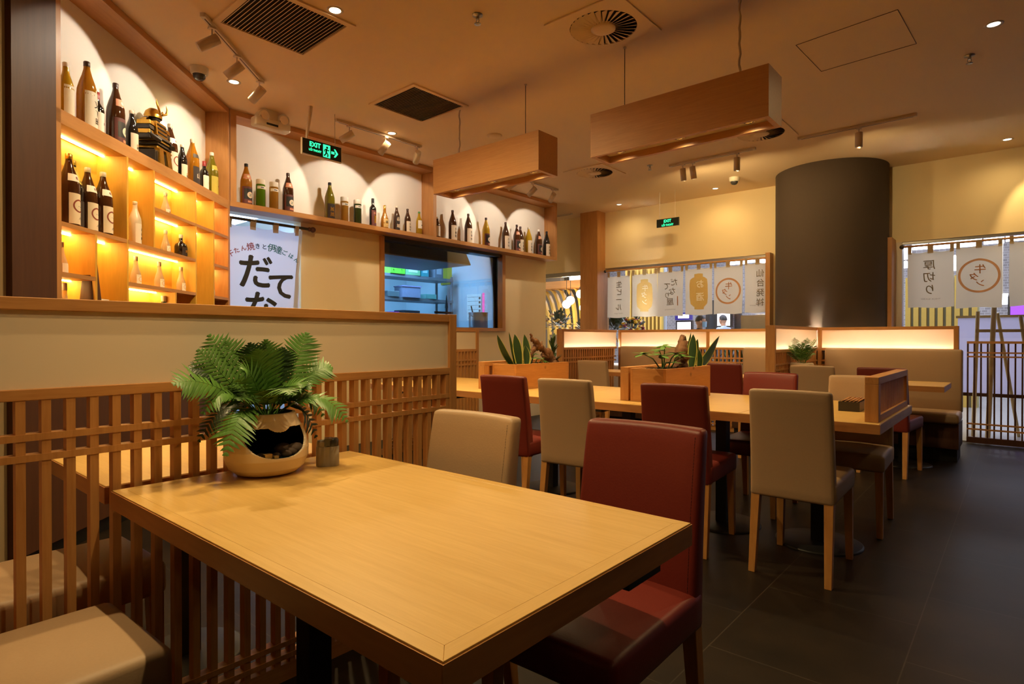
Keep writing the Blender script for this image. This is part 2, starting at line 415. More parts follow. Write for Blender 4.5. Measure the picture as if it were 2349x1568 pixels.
# slanted wall behind the cabinet, with the plain stretch left of the dark column
a, b_, c_, d_ = LW(-0.02, 0.20), LW(2.22, 0.20), LW(2.22, 0.34), LW(-0.14, 0.34)
structure(MB().prism([(p.x, p.y, 0) for p in (a, b_, c_, d_)], [(p.x, p.y, CEIL) for p in (a, b_, c_, d_)]), 'wall_slanted', M['wall_white'])
a, b_, c_, d_ = LW(2.525, 0.03), LW(7.0, 0.03), LW(7.0, 0.2), LW(2.525, 0.2)
structure(MB().prism([(p.x, p.y, 0) for p in (a, b_, c_, d_)], [(p.x, p.y, CEIL) for p in (a, b_, c_, d_)]), 'wall_left', M['wall_taupe'])
# bottle wall: white above the shelf, cream below, with the door and the pass-through window left open
mb = MB(); mb.box(XW - 0.14, XW, 2.45, 7.51, 2.41, CEIL)
structure(mb, 'wall_display', M['wall_white'])
mb = MB()
mb.box(XW - 0.14, XW, 2.20, 2.50, 0, 2.41)
mb.box(XW - 0.14, XW, 3.29, 4.33, 0, 2.41)
mb.box(XW - 0.14, XW, 4.33, 6.50, 0, 1.33)
mb.box(XW - 0.14, XW, 6.50, 7.51, 0, 2.41)
structure(mb, 'wall_kitchen', M['wall'])
structure(bx(-8.9, XW - 0.14, 7.37, 7.51, 0, CEIL), 'wall_kitchen_end', M['wall'])
# window wall: header band above the glass, and the stretch behind the round column
HZ = 2.37
mb = MB()
mb.box(-9.5, -5.62, YW, YW + 0.15, 2.36, CEIL)
mb.box(-5.30, -1.8, YW, YW + 0.15, HZ, CEIL)
mb.box(-2.62, -1.20, YW, YW + 0.15, 0, HZ)
mb.box(-1.8, XR, YW, YW + 0.15, HZ, CEIL)
structure(mb, 'wall_window', M['wall'])
mb = MB()
mb.lathe([(0.635, 0), (0.635, CEIL)], 64, (-1.84, 8.36, 0), cap=False)
structure(mb, 'column', M['column'])
structure(bx(-5.64, -5.30, 8.36, 8.72, 0, CEIL), 'trim_1', M['frame_wood_z'])
structure(bx(-1.235, -1.165, 8.30, 8.62, 0, 2.40), 'trim_2', M['frame_wood_z'])
structure(bx(-2.66, -2.60, 8.45, 8.72, 0, 2.37), 'trim_3', M['frame_wood_z'])
structure(bx(-1.165, -1.10, 8.60, 8.75, 0, HZ), 'trim_4', M['white_plastic'])
# metal head channels of the windows
structure(bx(-5.30, -2.62, 8.615, 8.68, HZ - 0.045, HZ), 'trim_5', M['steel'])
structure(bx(-9.5, -5.64, 8.615, 8.68, 2.29, 2.36), 'trim_6', M['steel'])
structure(bx(-1.10, XR, 8.615, 8.68, HZ - 0.03, HZ), 'trim_7', M['steel'])
for n, (x0, x1) in enumerate(((-9.5, -5.64), (-5.30, -2.66), (-1.10, XR))):
    structure(bx(x0, x1, 8.665, 8.671, 0.0 if n != 2 else 1.2, HZ - 0.03), 'window_%d' % (n + 1), M['glass'])
# dark column at the near end of the cabinet
a, b_, c_, d_ = LW(2.217, -0.0), LW(2.525, -0.0), LW(2.525, 0.34), LW(2.217, 0.34)
structure(MB().prism([(p.x, p.y, 0.1) for p in (a, b_, c_, d_)], [(p.x, p.y, CEIL) for p in (a, b_, c_, d_)]), 'column_dark', M['dark_lam'])
# access hatch line in the ceiling
hx = [(-1.232, 4.571), (-1.20, 5.15), (-0.572, 5.105), (-0.605, 4.50)]
mb = MB()
for i in range(4):
    p, q = Vector(hx[i] + (CEIL - 0.001,)), Vector(hx[(i + 1) % 4] + (CEIL - 0.001,))
    mb.tube([p, q], 0.0022, 4)
tag(mb.build('ceiling_hatch', M['dark_lam']), 'square access hatch outline flush in the ceiling right of the large wooden pendant', 'hatch')

# ------------------------------------------------------------------ slanted bottle cabinet (niches with warm strips)
cab = thing('bottle_cabinet', 'wooden niche cabinet with warm lit compartments of bottles along the slanted wall', 'cabinet', (CX, CY, 0), LROT)
D = 0.20
def lbx(s0, s1, d0, d1, z0, z1): return bx(s0, s1, -d1, -d0, z0, z1)
mb = MB(); mb.box(0.03, 2.217, -D, 0, 2.378, 2.455); mb.build('top_shelf', M['frame_wood'], cab)
mb = MB(); mb.box(0.0, 2.217, -D, 0.0, 3.252, CEIL - 0.002); mb.build('upper_beam', M['frame_wood'], cab)
mb = MB(); mb.box(-0.008, 0.03, -D, 0.0, 1.2, 3.252); mb.build('end_panel', M['frame_wood_z'], cab)
mb = MB(); mb.box(2.18, 2.217, -D, 0, 1.2, 3.252); mb.build('end_panel', M['frame_wood_z'], cab)
mb = MB(); mb.box(0.03, 2.18, -D, -D + 0.012, 1.22, 2.378); mb.build('back_panel', M['niche'], cab)
SH = [(1.575, 2.18, 1.83), (0.64, 1.568, 1.827), (0.03, 1.253, 2.113), (0.03, 0.318, 1.832), (0.03, 0.318, 1.555),
      (1.886, 2.18, 1.553), (0.64, 1.568, 1.556), (0.03, 2.18, 1.235)]
for s0, s1, z in SH: lbx(s0, s1, 0, D - 0.012, z - 0.012, z + 0.012).build('shelf', M['frame_wood'], cab)
DV = [(1.568, 1.235, 2.378), (1.253, 1.839, 2.378), (0.64, 1.235, 2.378), (0.318, 1.235, 2.378), (1.886, 1.235, 1.818), (0.958, 1.235, 1.544)]
for s, z0, z1 in DV: lbx(s - 0.009, s + 0.009, 0, D - 0.012, z0, z1).build('divider', M['niche'], cab)
lbx(0.0, 2.217, 0.0, D, 0.1, 1.2).build('lower_front', M['dark_lam'], cab)
lbx(0.0, 2.525, 0.05, D, 0.0, 0.1).build('toe_kick', M['black'], cab)
ST = [(0.327, .631, 2.378), (0.04, .309, 2.378), (1.575, 2.17, 2.378), (1.262, 1.56, 2.378), (0.65, 1.245, 2.378), (0.65, 1.245, 2.101), (1.895, 2.17, 1.815), (1.577, 1.877, 1.815),
      (0.65, 1.56, 1.815), (1.895, 2.17, 1.541), (0.967, 1.56, 1.543), (0.325, 0.63, 2.100), (0.035, 0.309, 2.100), (0.035, 0.309, 1.82)]
for i, (s0, s1, z) in enumerate(ST):
    o = lbx(s0, s1, 0.140, 0.155, z - 0.006, z).build('led_strip', M['strip'], cab)

# ------------------------------------------------------------------ bottle wall display box
box = thing('display_shelf', 'long wooden box shelf of bottles above the kitchen window and curtained door', 'shelf')
XF = -5.50
bx(XW, XF, 2.462, 7.51, 2.41, 2.458).build('shelf_board', M['frame_wood_y'], box)
bx(XW, XF, 2.46, 7.51, 3.252, CEIL - 0.002).build('upper_beam', M['frame_wood_y'], box)
bx(XW, XF, 7.47, 7.51, 2.458, 3.252).build('end_panel', M['frame_wood_z'], box)
bx(XW, XF, 2.465, 2.52, 2.458, 3.252).build('end_panel', M['frame_wood_z'], box)
bx(XW, XF, 4.94, 4.99, 2.458, 3.252).build('divider', M['frame_wood_z'], box)
# frame of the pass-through window
fr = thing('kitchen_window_frame', 'wooden frame around the pass-through window into the blue lit kitchen', 'window frame')
bx(XW - 0.15, XW + 0.03, 4.29, 4.345, 1.30, 2.40).build('jamb', M['frame_wood_z'], fr)
bx(XW - 0.15, XW + 0.03, 6.44, 6.505, 1.30, 2.40).build('jamb', M['frame_wood_z'], fr)
bx(XW - 0.15, XW + 0.03, 4.345, 6.44, 1.30, 1.345).build('sill', M['frame_wood_y'], fr)
bx(XW - 0.15, XW + 0.01, 4.345, 6.44, 2.37, 2.409).build('head', M['iron'], fr)
structure(bx(XW - 0.07, XW - 0.064, 4.345, 6.44, 1.345, 2.37), 'window_4', M['glass'])

# ------------------------------------------------------------------ partitions with a shoji panel above a lattice
def partition(label, axis, fixed, a0, a1, lit, front, ends=(True, True), zt=1.318, thick=0.085, group=None, mids=(), holes=()):
    """axis 'Y': plane X=fixed, runs a0..a1 along Y; axis 'X': plane Y=fixed. front = +1/-1 side the lattice lies on."""
    root = thing('partition', label, 'partition', group=group)
    f0, f1 = (fixed - thick, fixed) if front > 0 else (fixed, fixed + thick)
    def B(p0, p1, q0, q1, z0, z1):
        return bx(q0, q1, p0, p1, z0, z1) if axis == 'Y' else bx(p0, p1, q0, q1, z0, z1)
    wl = M['pine'] if axis == 'Y' else M['pine_x']
    dz = zt - 1.318
    B(a0 + .02 * ends[0], a1 - .02 * ends[1], f0, f1, zt - 0.033, zt).build('top_rail', wl, root, bevel=0.002)
    B(a0 + .02 * ends[0], a1 - .02 * ends[1], f0, f1, 1.050 + dz, 1.080 + dz).build('middle_rail', wl, root, bevel=0.002)
    ps = []
    if ends[0]: ps.append(a0)
    if ends[1]: ps.append(a1 - 0.042)
    for p in ps: B(p, p + 0.042, f0 - 0.002, f1 + 0.002, 0, zt + 0.001).build('post', M['pine_z'], root, bevel=0.002)
    for p in mids: B(p - 0.02, p + 0.02, f0, f1, 1.08 + dz, zt - 0.033).build('post', M['pine_z'], root)
    # shoji panels front and back
    segs = sorted([a0 + (0.042 if ends[0] else 0)] + [m for p in mids for m in (p - 0.02, p + 0.02)] + [a1 - (0.042 if ends[1] else 0)])
    for i in range(0, len(segs), 2):
        for q in (f1 - 0.016, f0 + 0.012):
            B(segs[i], segs[i + 1], q, q + 0.004, 1.080 + dz, zt - 0.033).build('shoji_panel', M['panel_lit'] if lit else M['panel'], root)
        if lit:
            qm = (f0 + f1) / 2
            B(segs[i] + 0.02, segs[i + 1] - 0.02, qm - 0.008, qm + 0.008, 1.0805 + dz, 1.086 + dz).build('light_strip', M['strip_box'], root)
    # lattice
    mbl = MB(); st = 0.0535; n = int((a1 - a0) / st)
    g0, g1 = (f1 - 0.035, f1 - 0.002) if front > 0 else (f0 + 0.002, f0 + 0.035)
    for i in range(1, n + 1):
        p = a0 + 0.03 + i * st
        if p > a1 - 0.05: break
        vs = B(p, p + 0.0205, g0, g1, 0.06, 1.050 + dz); mbl.add(vs.v, vs.f)
    for z in (0.942, 0.888, 0.13, 0.085):
        vs = B(a0 + 0.02, a1 - 0.02, g0 - 0.002, g1 + 0.002, z - 0.009, z + 0.009); mbl.add(vs.v, vs.f)
    mbl.build('lattice', M['pine_z'], root)
    B(a0 + 0.02, a1 - 0.02, f0 + 0.01, f1 - 0.002, 0.0, 0.06).build('bottom_rail', wl, root)
    return root
partition('near pine partition with pale unlit shoji band and slats beside the foreground table', 'Y', -1.95, -1.2, 1.89, False, 1, (True, True), zt=1.306)
partition('short pine partition end with pale panel below the kitchen window', 'Y', -4.93, 3.75, 5.15, False, 1, (False, True), zt=1.31)
partition('glowing shoji partition on the left side of the far booth', 'Y', -4.46, 6.20, 7.56, True, 1, (True, False))
partition('long glowing shoji partition behind the far booth under the hanging cloth panels', 'X', 7.60, -4.46, -1.90, True, -1, (True, False), mids=(-3.12,))
partition('short glowing shoji partition between the two far booths beside the fern pot', 'Y', -1.80, 6.0, 7.60, True, 1, (True, False), zt=1.325)
partition('glowing shoji partition in front of the round column above the right bench', 'X', 7.60, -1.80, -0.48, True, -1, (True, True), zt=1.325)

# ------------------------------------------------------------------ ceiling fixtures
def track_light(label, p0, p1, heads, group='track spotlights on the ceiling', power=38, cone=58, blend=0.25, color=NEUT, lens='halogen', wall_fill=0):
    """heads: list of (t along the rail, aim point)"""
    p0 = Vector((p0[0], p0[1], CEIL)); p1 = Vector((p1[0], p1[1], CEIL))
    root = thing('track_light', label, 'track light', (0, 0, 0), group=group)
    d = (p1 - p0).normalized(); q = Vector((-d.y, d.x, 0))
    hw = 0.017
    c4 = [p0 + q * hw, p0 - q * hw, p1 - q * hw, p1 + q * hw]
    MB().prism([(p.x, p.y, CEIL - 0.026) for p in c4], [(p.x, p.y, CEIL - 0.001) for p in c4]).build('rail', M['white_metal'], root)
    MB().prism([(p.x, p.y, CEIL - 0.0268) for p in [p0 + q * .004 + d * .03, p0 - q * .004 + d * .03, p1 - q * .004 - d * .03, p1 + q * .004 - d * .03]],
               [(p.x, p.y, CEIL - 0.0255) for p in [p0 + q * .004 + d * .03, p0 - q * .004 + d * .03, p1 - q * .004 - d * .03, p1 + q * .004 - d * .03]]).build('slot', M['dark_lam'], root)
    for t, aim in heads:
        m = p0 + (p1 - p0) * t
        piv = Vector((m.x, m.y, CEIL - 0.085))
        a = (Vector(aim) - piv).normalized()
        mb = MB()
        mb.box(m.x - 0.02, m.x + 0.02, m.y - 0.02, m.y + 0.02, CEIL - 0.04, CEIL - 0.026)
        mb.tube([(m.x, m.y, CEIL - 0.04), piv + Vector((0, 0, -0.005))], 0.005, 8)
        mb.build('stem', M['white_metal'], root)
        b0 = piv + Vector((0, 0, -0.035)) - a * 0.045; b1 = b0 + a * 0.145
        mb = MB(); mb.tube([b0, b0 + a * 0.001, b1 - a * 0.002, b1, b1 - a * 0.012], [0.030, 0.034, 0.034, 0.031, 0.026], 20, caps=True)
        h = mb.build('spot_head', M['white_metal'], root)
        mb = MB(); mb.tube([b1 - a * 0.0125, b1 - a * 0.0095], [0.0255, 0.0255], 16)
        mb.build('lens', M[lens], h)
        if power:
            L = add_light('SPOT', 'track_spot_lamp', b1 + a * 0.01, power, color, aim=b1 + a, spot_size=radians(cone), spot_blend=blend, shadow_soft_size=0.02)
            L.parent = h
        if wall_fill:  # extra spot turned off the head's aim, added to brighten the window wall
            add_light('SPOT', 'track_wall_fill', b1 + a * 0.012, wall_fill, color, aim=b1 + Vector((0, .9, -.6)), spot_size=radians(165), spot_blend=0.8, shadow_soft_size=0.03)
    return root
ZA = 2.62
track_light('white three head track light near the top left ceiling corner beside the large grille', (-4.018, 1.625), (-4.71, 2.37),
            [(0.13, LW(1.86, 0.2, ZA)), (0.52, LW(1.14, 0.2, ZA)), (0.94, LW(0.42, 0.2, ZA))], cone=82, blend=0.12, power=8)
track_light('white three head track light right of the hanging arrow exit sign', (-4.99, 3.24), (-4.975, 4.29),
            [(0.14, (XW, 2.72, ZA)), (0.55, (XW, 3.72, ZA)), (0.95, (XW, 4.62, ZA))], cone=84, blend=0.12, power=8)
track_light('white three head track light partly behind the smaller wooden pendant', (-4.97, 5.70), (-4.965, 6.79),
            [(0.13, (XW, 5.36, ZA)), (0.50, (XW, 6.13, ZA)), (0.90, (XW, 7.04, ZA))], cone=80, blend=0.12, power=8)
track_light('white track light with three heads above the far booth, left of the round column', (-3.245, 6.735), (-2.221, 6.715),
            [(0.17, (-3.0, 7.0, 1.2)), (0.29, (-2.75, 7.0, 1.1)), (0.80, (-2.45, 6.7, 0.7))], power=14, cone=70, color=WARM, wall_fill=15)
track_light('long white track light with one lit head in front of the round column', (-1.779, 6.69), (-0.742, 6.686),
            [(0.54, (-1.2, 6.5, 0.7))], power=16, cone=70, color=WARM, wall_fill=15)
track_light('short bare stretch of white ceiling track beyond the end of the bottle shelf', (-6.3, 8.25), (-5.72, 8.233), [])

def downlight(loc, label, aim=None, power=60, cone=60, blend=0.35, wide=0, color=WARM, lens='halogen', r=0.042):
    root = thing('downlight', label, 'downlight', (loc[0], loc[1], CEIL), group='recessed ceiling downlights')
    MB().lathe([(r + 0.012, -0.0005), (r + 0.012, -0.004), (r, -0.006), (r - 0.006, -0.003)], 24, cap=False).build('trim_ring', M['white_metal'], root)
    MB().lathe([(0.001, -0.0022), (r - 0.006, -0.0022)], 20, cap=False).build('lens', M[lens], root)
    if power:
        add_light('SPOT', 'downlight_lamp', (loc[0], loc[1], CEIL - 0.03), power, color, aim=aim or (loc[0], loc[1], 0), spot_size=radians(cone), spot_blend=blend, shadow_soft_size=0.018)
    if wide:
        add_light('SPOT', 'downlight_spill', (loc[0], loc[1], CEIL - 0.03), wide, color, aim=(loc[0], loc[1], 0), spot_size=radians(165), spot_blend=0.8, shadow_soft_size=0.04)
    return root
downlight((-3.345, 2.166), 'bright recessed downlight beside the big slatted ceiling grille', power=30, cone=75, wide=80)
downlight((-4.906, 2.229), 'recessed downlight below the dome camera in the left ceiling corner', power=8, cone=80, wide=9)
downlight((-4.904, 3.837), 'recessed downlight just above the track light right of the exit sign', power=8, cone=80, wide=9)
downlight((-0.144, 5.127), 'recessed downlight at the far right of the ceiling above the sprinkler', power=0, lens='halogen_dim', wide=26)
downlight((-0.114, 8.183), 'tiny recessed downlight by the window wall at the right', power=16, cone=75, lens='halogen_dim', aim=(0.75, 8.6, 1.5), wide=4)
downlight((-3.261, 8.20), 'tiny recessed downlight by the window wall above the wall exit sign', power=0, lens='halogen_dim', wide=4)
downlight((-4.80, 8.20), 'tiny recessed downlight by the window wall near the wooden post', power=0, lens='halogen_dim', wide=4)
# one over the table behind the partition, then four unseen lamps added for fill
downlight((-2.45, 0.75), 'recessed downlight over the table behind the near partition', power=45, cone=46, wide=6)
downlight((1.4, 1.2), 'added fill lamp at the viewer right hand side, outside the picture', power=0, wide=5)
downlight((1.4, 4.2), 'added fill lamp near the right wall, outside the picture', power=0, wide=5)
downlight((-0.2, -1.4), 'added fill lamp behind the viewer', power=0, wide=5)
downlight((2.4, -1.4), 'added fill lamp in the corner behind the viewer', power=0, wide=5)

def pendant(x0, x1, y0, y1, label, cords, wide=13, beam=7):
    z0, z1 = 2.52, 2.832
    root = thing('pendant_lamp', label, 'pendant lamp', ((x0 + x1) / 2, (y0 + y1) / 2, z0), group='wooden box pendant lamps')
    hx_, hy = (x1 - x0) / 2, (y1 - y0) / 2; t = 0.032; H = z1 - z0
    mb = MB()
    # outer shell with an open trough below
    o = [(-hx_, -hy), (hx_, -hy), (hx_, hy), (-hx_, hy)]; i = [(-hx_ + t, -hy + t), (hx_ - t, -hy + t), (hx_ - t, hy - t), (-hx_ + t, hy - t)]
    V = [(x, y, 0) for x, y in o] + [(x, y, H) for x, y in o] + [(x, y, 0) for x, y in i] + [(x, y, 0.055) for x, y in i]
    F = [(4, 5, 6, 7)] + [(k, (k + 1) % 4, 4 + (k + 1) % 4, 4 + k) for k in range(4)] + [(k, 8 + k, 8 + (k + 1) % 4, (k + 1) % 4) for k in range(4)] \
        + [(8 + k, 12 + k, 12 + (k + 1) % 4, 8 + (k + 1) % 4) for k in range(4)] + [(12, 15, 14, 13)]
    mb.add(V, F).build('shade', M['pend'], root)
    bx(-hx_ + t, hx_ - t, -hy + t, hy - t, 0.048, 0.054).build('reflector_plate', M['white_metal'], root)
    for fx in (-0.74, 0.0, 0.74):
        mb = MB(); mb.lathe([(0.050, 0.047), (0.050, 0.040), (0.036, 0.036), (0.030, 0.046)], 24, (fx * hx_, 0, 0), cap=False)
        r = mb.build('lamp_ring', M['chrome'], root)
        mb = MB(); mb.lathe([(0.0005, 0.0462), (0.030, 0.0462)], 20, (fx * hx_, 0, 0), cap=False); mb.build('lens', M['halogen'], r)
        add_light('SPOT', 'pendant_lamp_spot', ((x0 + x1) / 2 + fx * hx_, (y0 + y1) / 2, z0 + 0.030), wide, WARM, aim=((x0 + x1) / 2 + fx * hx_, (y0 + y1) / 2, 0), spot_size=radians(150), spot_blend=0.9, shadow_soft_size=0.02)
        add_light('SPOT', 'pendant_lamp_beam', ((x0 + x1) / 2 + fx * hx_, (y0 + y1) / 2, z0 + 0.030), beam, WARM, aim=((x0 + x1) / 2 + fx * hx_, (y0 + y1) / 2, 0), spot_size=radians(62), spot_blend=0.6, shadow_soft_size=0.007)
    cx_, cy_ = (x0 + x1) / 2, (y0 + y1) / 2
    for (x, y, kind) in cords:
        mb = MB()
        if kind == 'thin': mb.tube([(x - cx_, y - cy_, H), (x - cx_, y - cy_, CEIL - z0)], 0.0028, 8); mb.build('cord', M['iron'], root)
        else:
            n = 14
            mb.tube([(x - cx_ + 0.004 * sin(k * 1.9), y - cy_ + 0.004 * cos(k * 1.3), H + (CEIL - z0 - H) * k / n) for k in range(n + 1)], 0.0075, 8)
            mb.build('cord', M['white_metal'], root)
        mb = MB(); mb.lathe([(0.0, CEIL - z0 - 0.012), (0.012, CEIL - z0 - 0.010), (0.012, CEIL - z0 - 0.001)], 12, (x - cx_, y - cy_, 0), cap=False); mb.build('ceiling_cup', M['white_metal'], root)
    return root
pendant(-2.393, -1.142, 3.68, 3.93, 'large looking wooden box pendant nearest the viewer, at the right', [(-2.18, 3.80, 'thin'), (-1.335, 3.74, 'cable')])
pendant(-4.10, -2.875, 3.68, 3.93, 'wooden box pendant farther left, in front of the end of the bottle shelf', [(-3.12, 3.82, 'thin'), (-3.92, 3.84, 'cable')])

pendant(-1.88, -0.63, 0.80, 1.05, 'wooden box pendant over the foreground table, above the upper edge of the picture', [(-1.65, 0.92, 'thin'), (-0.85, 0.92, 'cable')], wide=12, beam=6)

# slatted air grilles and swirl diffusers
def grille(quad, label, n, along, border):
    """quad: four ceiling points; slats run parallel to edge 0-1 or 1-2"""
    q = [Vector((x, y, CEIL)) for x, y in quad]; c = sum(q, Vector()) / 4
    root = thing('air_grille', label, 'air vent', group='slatted ceiling air grilles')
    f = lambda u, v: (q[0] * (1 - u) * (1 - v) + q[1] * u * (1 - v) + q[2] * u * v + q[3] * (1 - u) * v)
    b = border
    out = [f(-b, -b), f(1 + b, -b), f(1 + b, 1 + b), f(-b, 1 + b)]; inn = [f(0, 0), f(1, 0), f(1, 1), f(0, 1)]
    V = [(p.x, p.y, CEIL - 0.001) for p in out] + [(p.x, p.y, CEIL - 0.012) for p in out] + [(p.x, p.y, CEIL - 0.012) for p in inn] + [(p.x, p.y, CEIL - 0.001) for p in inn]
    F = []
    for k in range(4):
        j = (k + 1) % 4
        F += [(k, j, 4 + j, 4 + k), (4 + k, 4 + j, 8 + j, 8 + k), (8 + k, 8 + j, 12 + j, 12 + k)]
    MB().add(V, F).build('frame', M['ceiling'], root)
    MB().add([(p.x, p.y, CEIL - 0.0012) for p in inn], [(0, 1, 2, 3)]).build('duct_opening', M['dark_hole'], root)
    mb = MB()
    for i in range(n):
        v0 = (i + 0.20) / n; v1 = (i + 0.66) / n
        g = (lambda u, v: f(u, v)) if along == 0 else (lambda u, v: f(v, u))
        P = [g(0, v0), g(1, v0), g(1, v1), g(0, v1)]
        mb.add([(p.x, p.y, CEIL - 0.012) for p in P[:2]] + [(p.x, p.y, CEIL - 0.004) for p in P[2:]] + [(p.x, p.y, CEIL - 0.0135) for p in P[:2]] + [(p.x, p.y, CEIL - 0.0055) for p in P[2:]],
               [(0, 1, 2, 3), (7, 6, 5, 4), (0, 4, 5, 1), (2, 6, 7, 3)])
    mb.build('slats', M['ceiling'], root)
    return root
grille([(-4.034, 1.745), (-4.034, 2.34), (-3.44, 2.32), (-3.46, 1.735)], 'large slatted air grille in the ceiling above the white track light', 24, 1, 0.07)
grille([(-4.41, 3.25), (-4.40, 3.81), (-3.83, 3.80), (-3.84, 3.235)], 'smaller looking slatted air grille left of the hanging pendants', 26, 1, 0.06)
def swirl(cx, cy, half, r, label, rz=0.0):
    root = thing('swirl_diffuser', label, 'air vent', (cx, cy, CEIL), rz, group='round swirl ceiling diffusers')
    hx_ = half
    n = 48; V = []; F = []
    sq = []
    for k in range(n):
        a = 2 * pi * k / n; m_ = max(abs(cos(a)), abs(sin(a))); sq.append((hx_ * cos(a) / m_, hx_ * sin(a) / m_))
    for (x, y) in sq: V += [(x, y, -0.001), (x, y, -0.010)]
    for k in range(n):
        a = 2 * pi * k / n; V += [(r * cos(a), r * sin(a), -0.010), (r * cos(a), r * sin(a), -0.0015)]
    for k in range(n):
        j = (k + 1) % n
        F += [(2 * k, 2 * j, 2 * j + 1, 2 * k + 1), (2 * k + 1, 2 * j + 1, 2 * n + 2 * j, 2 * n + 2 * k), (2 * n + 2 * k, 2 * n + 2 * j, 2 * n + 2 * j + 1, 2 * n + 2 * k + 1)]
    MB().add(V, F).build('face_plate', M['ceiling'], root)
    MB().lathe([(0.0005, -0.0013), (r, -0.0013)], 40, cap=False).build('dark_throat', M['dark_hole'], root)
    mb = MB(); nb = 30; ri = r * 0.37
    for k in range(nb):
        a0 = 2 * pi * k / nb; a1 = a0 + 2 * pi / nb * 0.78
        mb.add([(ri * cos(a0), ri * sin(a0), -0.018), (r * 0.985 * cos(a0), r * 0.985 * sin(a0), -0.018), (r * 0.985 * cos(a1), r * 0.985 * sin(a1), -0.003), (ri * cos(a1), ri * sin(a1), -0.003)], [(0, 1, 2, 3)])
    mb.build('swirl_blades', M['ceiling'], root)
    MB().lathe([(0.0005, -0.026), (ri * 0.7, -0.024), (ri, -0.017), (ri, -0.002)], 28, cap=False).build('hub', M['ceiling'], root)
    return root
swirl(-2.15, 3.46, 0.285, 0.225, 'large round swirl diffuser in the ceiling between the two pendant cords')
swirl(-4.11, 6.415, 0.285, 0.225, 'swirl diffuser farther back between the two pendants')
swirl(-2.03, 6.29, 0.285, 0.225, 'swirl diffuser half hidden behind the right pendant')

def sprinkler(x, y, label):
    root = thing('sprinkler', label, 'sprinkler', (x, y, CEIL), group='ceiling fire sprinklers')
    MB().lathe([(0.034, -0.001), (0.034, -0.006), (0.012, -0.009), (0.012, -0.018)], 18, cap=False).build('escutcheon', M['steel'], root)
    mb = MB(); mb.tube([(0, 0, -0.015), (0, 0, -0.03)], 0.011, 10)
    mb.tube([(0.009, 0, -0.028), (0.013, 0, -0.042), (0.002, 0, -0.056)], 0.003, 6); mb.tube([(-0.009, 0, -0.028), (-0.013, 0, -0.042), (-0.002, 0, -0.056)], 0.003, 6)
    mb.build('frame_arms', M['steel'], root)
    MB().lathe([(0.001, -0.056), (0.022, -0.058), (0.022, -0.061), (0.001, -0.062)], 16, cap=False).build('deflector', M['steel'], root)
sprinkler(-2.69, 2.80, 'metal fire sprinkler above the smaller pendant near the top edge')
sprinkler(-0.297, 5.578, 'metal fire sprinkler at the right side of the ceiling')
sprinkler(-3.43, 6.586, 'metal fire sprinkler between the swirl diffuser and the far track light')
def dome_camera(x, y, label):
    root = thing('security_camera', label, 'security camera', (x, y, CEIL), group='dome security cameras')
    MB().lathe([(0.066, -0.001), (0.066, -0.010), (0.060, -0.048), (0.048, -0.056)], 24, cap=False).build('housing', M['white_plastic'], root)
    MB().lathe([(0.047, -0.055), (0.043, -0.078), (0.028, -0.094), (0.001, -0.100)], 24, cap=False).build('dome', M['grey_clear'], root)
dome_camera(-4.86, 1.94, 'white dome security camera beside the wooden beam in the left ceiling corner')
dome_camera(-2.85, 7.80, 'white dome security camera on the ceiling left of the round column')
mb = MB(); mb.lathe([(0.001, -0.012), (0.06, -0.012), (0.078, -0.006), (0.078, -0.001)], 28, (-4.15, 4.574, CEIL), cap=False)
tag(mb.build('ceiling_speaker', M['ceiling']), 'flat round ceiling disc above the left end of the smaller pendant', 'speaker')

# emergency twin-lamp unit on the ceiling edge
em = thing('emergency_light', 'white emergency light with two round lamps on the ceiling above the bottle wall', 'emergency light', (-5.285, 2.742, CEIL), radians(90))
MB().box(-0.17, 0.17, -0.055, 0.055, -0.17, -0.085).build('body', M['white_plastic'], em, bevel=0.018, seg=3)
bx(-0.07, 0.04, -0.058, -0.054, -0.150, -0.132).build('nameplate', M['ink'], em)
bx(-0.05, 0.05, -0.03, 0.03, -0.085, 0.0).build('bracket', M['white_plastic'], em)
for xx in (-0.085, 0.10):
    mb = MB(); mb.tube([(xx, 0.05, -0.062), (xx, -0.02, -0.066), (xx, -0.055, -0.070)], [0.045, 0.052, 0.056], 22)
    h = mb.build('lamp_head', M['white_plastic'], em)
    mb = MB(); mb.tube([(xx, -0.0552, -0.07), (xx, -0.058, -0.0702)], [0.044, 0.040], 20); mb.build('reflector', M['chrome'], h)

# exit signs
def sign_face(root, W_, H_, y, items):
    fn = lambda u, v, k=0: (u, y - 0.0006 - k, v)
    mb = MB(); items(mb, fn); mb.build('lettering', M['sign_green'], root)
s1 = thing('exit_sign', 'hanging black exit sign with green running figure and right pointing arrow', 'exit sign', (-4.9, 3.03, 2.928), radians(90))
bx(-0.205, 0.205, -0.012, 0.012, -0.075, 0.072).build('case', M['white_plastic'], s1, bevel=0.002)
bx(-0.198, 0.198, -0.0135, -0.011, -0.066, 0.068).build('face', M['sign_black'], s1)
def it1(mb, fn):
    put_text(mb, 'EXIT', 0.060, fn, -0.075, 0.030, fat=0.0028, sx=0.92)
    put_text(mb, 'LỐI THOÁT', 0.0255, fn, -0.075, -0.016, fat=0.0016, sx=0.95)
    # door panel with a running figure cut out of it
    mb.add([fn(0.005, -0.058), fn(0.080, -0.058), fn(0.080, 0.058), fn(0.005, 0.058)], [(0, 1, 2, 3)])
    # arrow
    mb.add([fn(0.090, -0.012), fn(0.125, -0.012), fn(0.125, 0.012), fn(0.090, 0.012)], [(0, 1, 2, 3)])
    mb.add([fn(0.118, -0.038), fn(0.135, -0.038), fn(0.165, 0.0), fn(0.135, 0.038), fn(0.118, 0.038), fn(0.140, 0.0)], [(0, 1, 2, 5), (5, 2, 3, 4)])
sign_face(s1, 0, 0, -0.0135, it1)
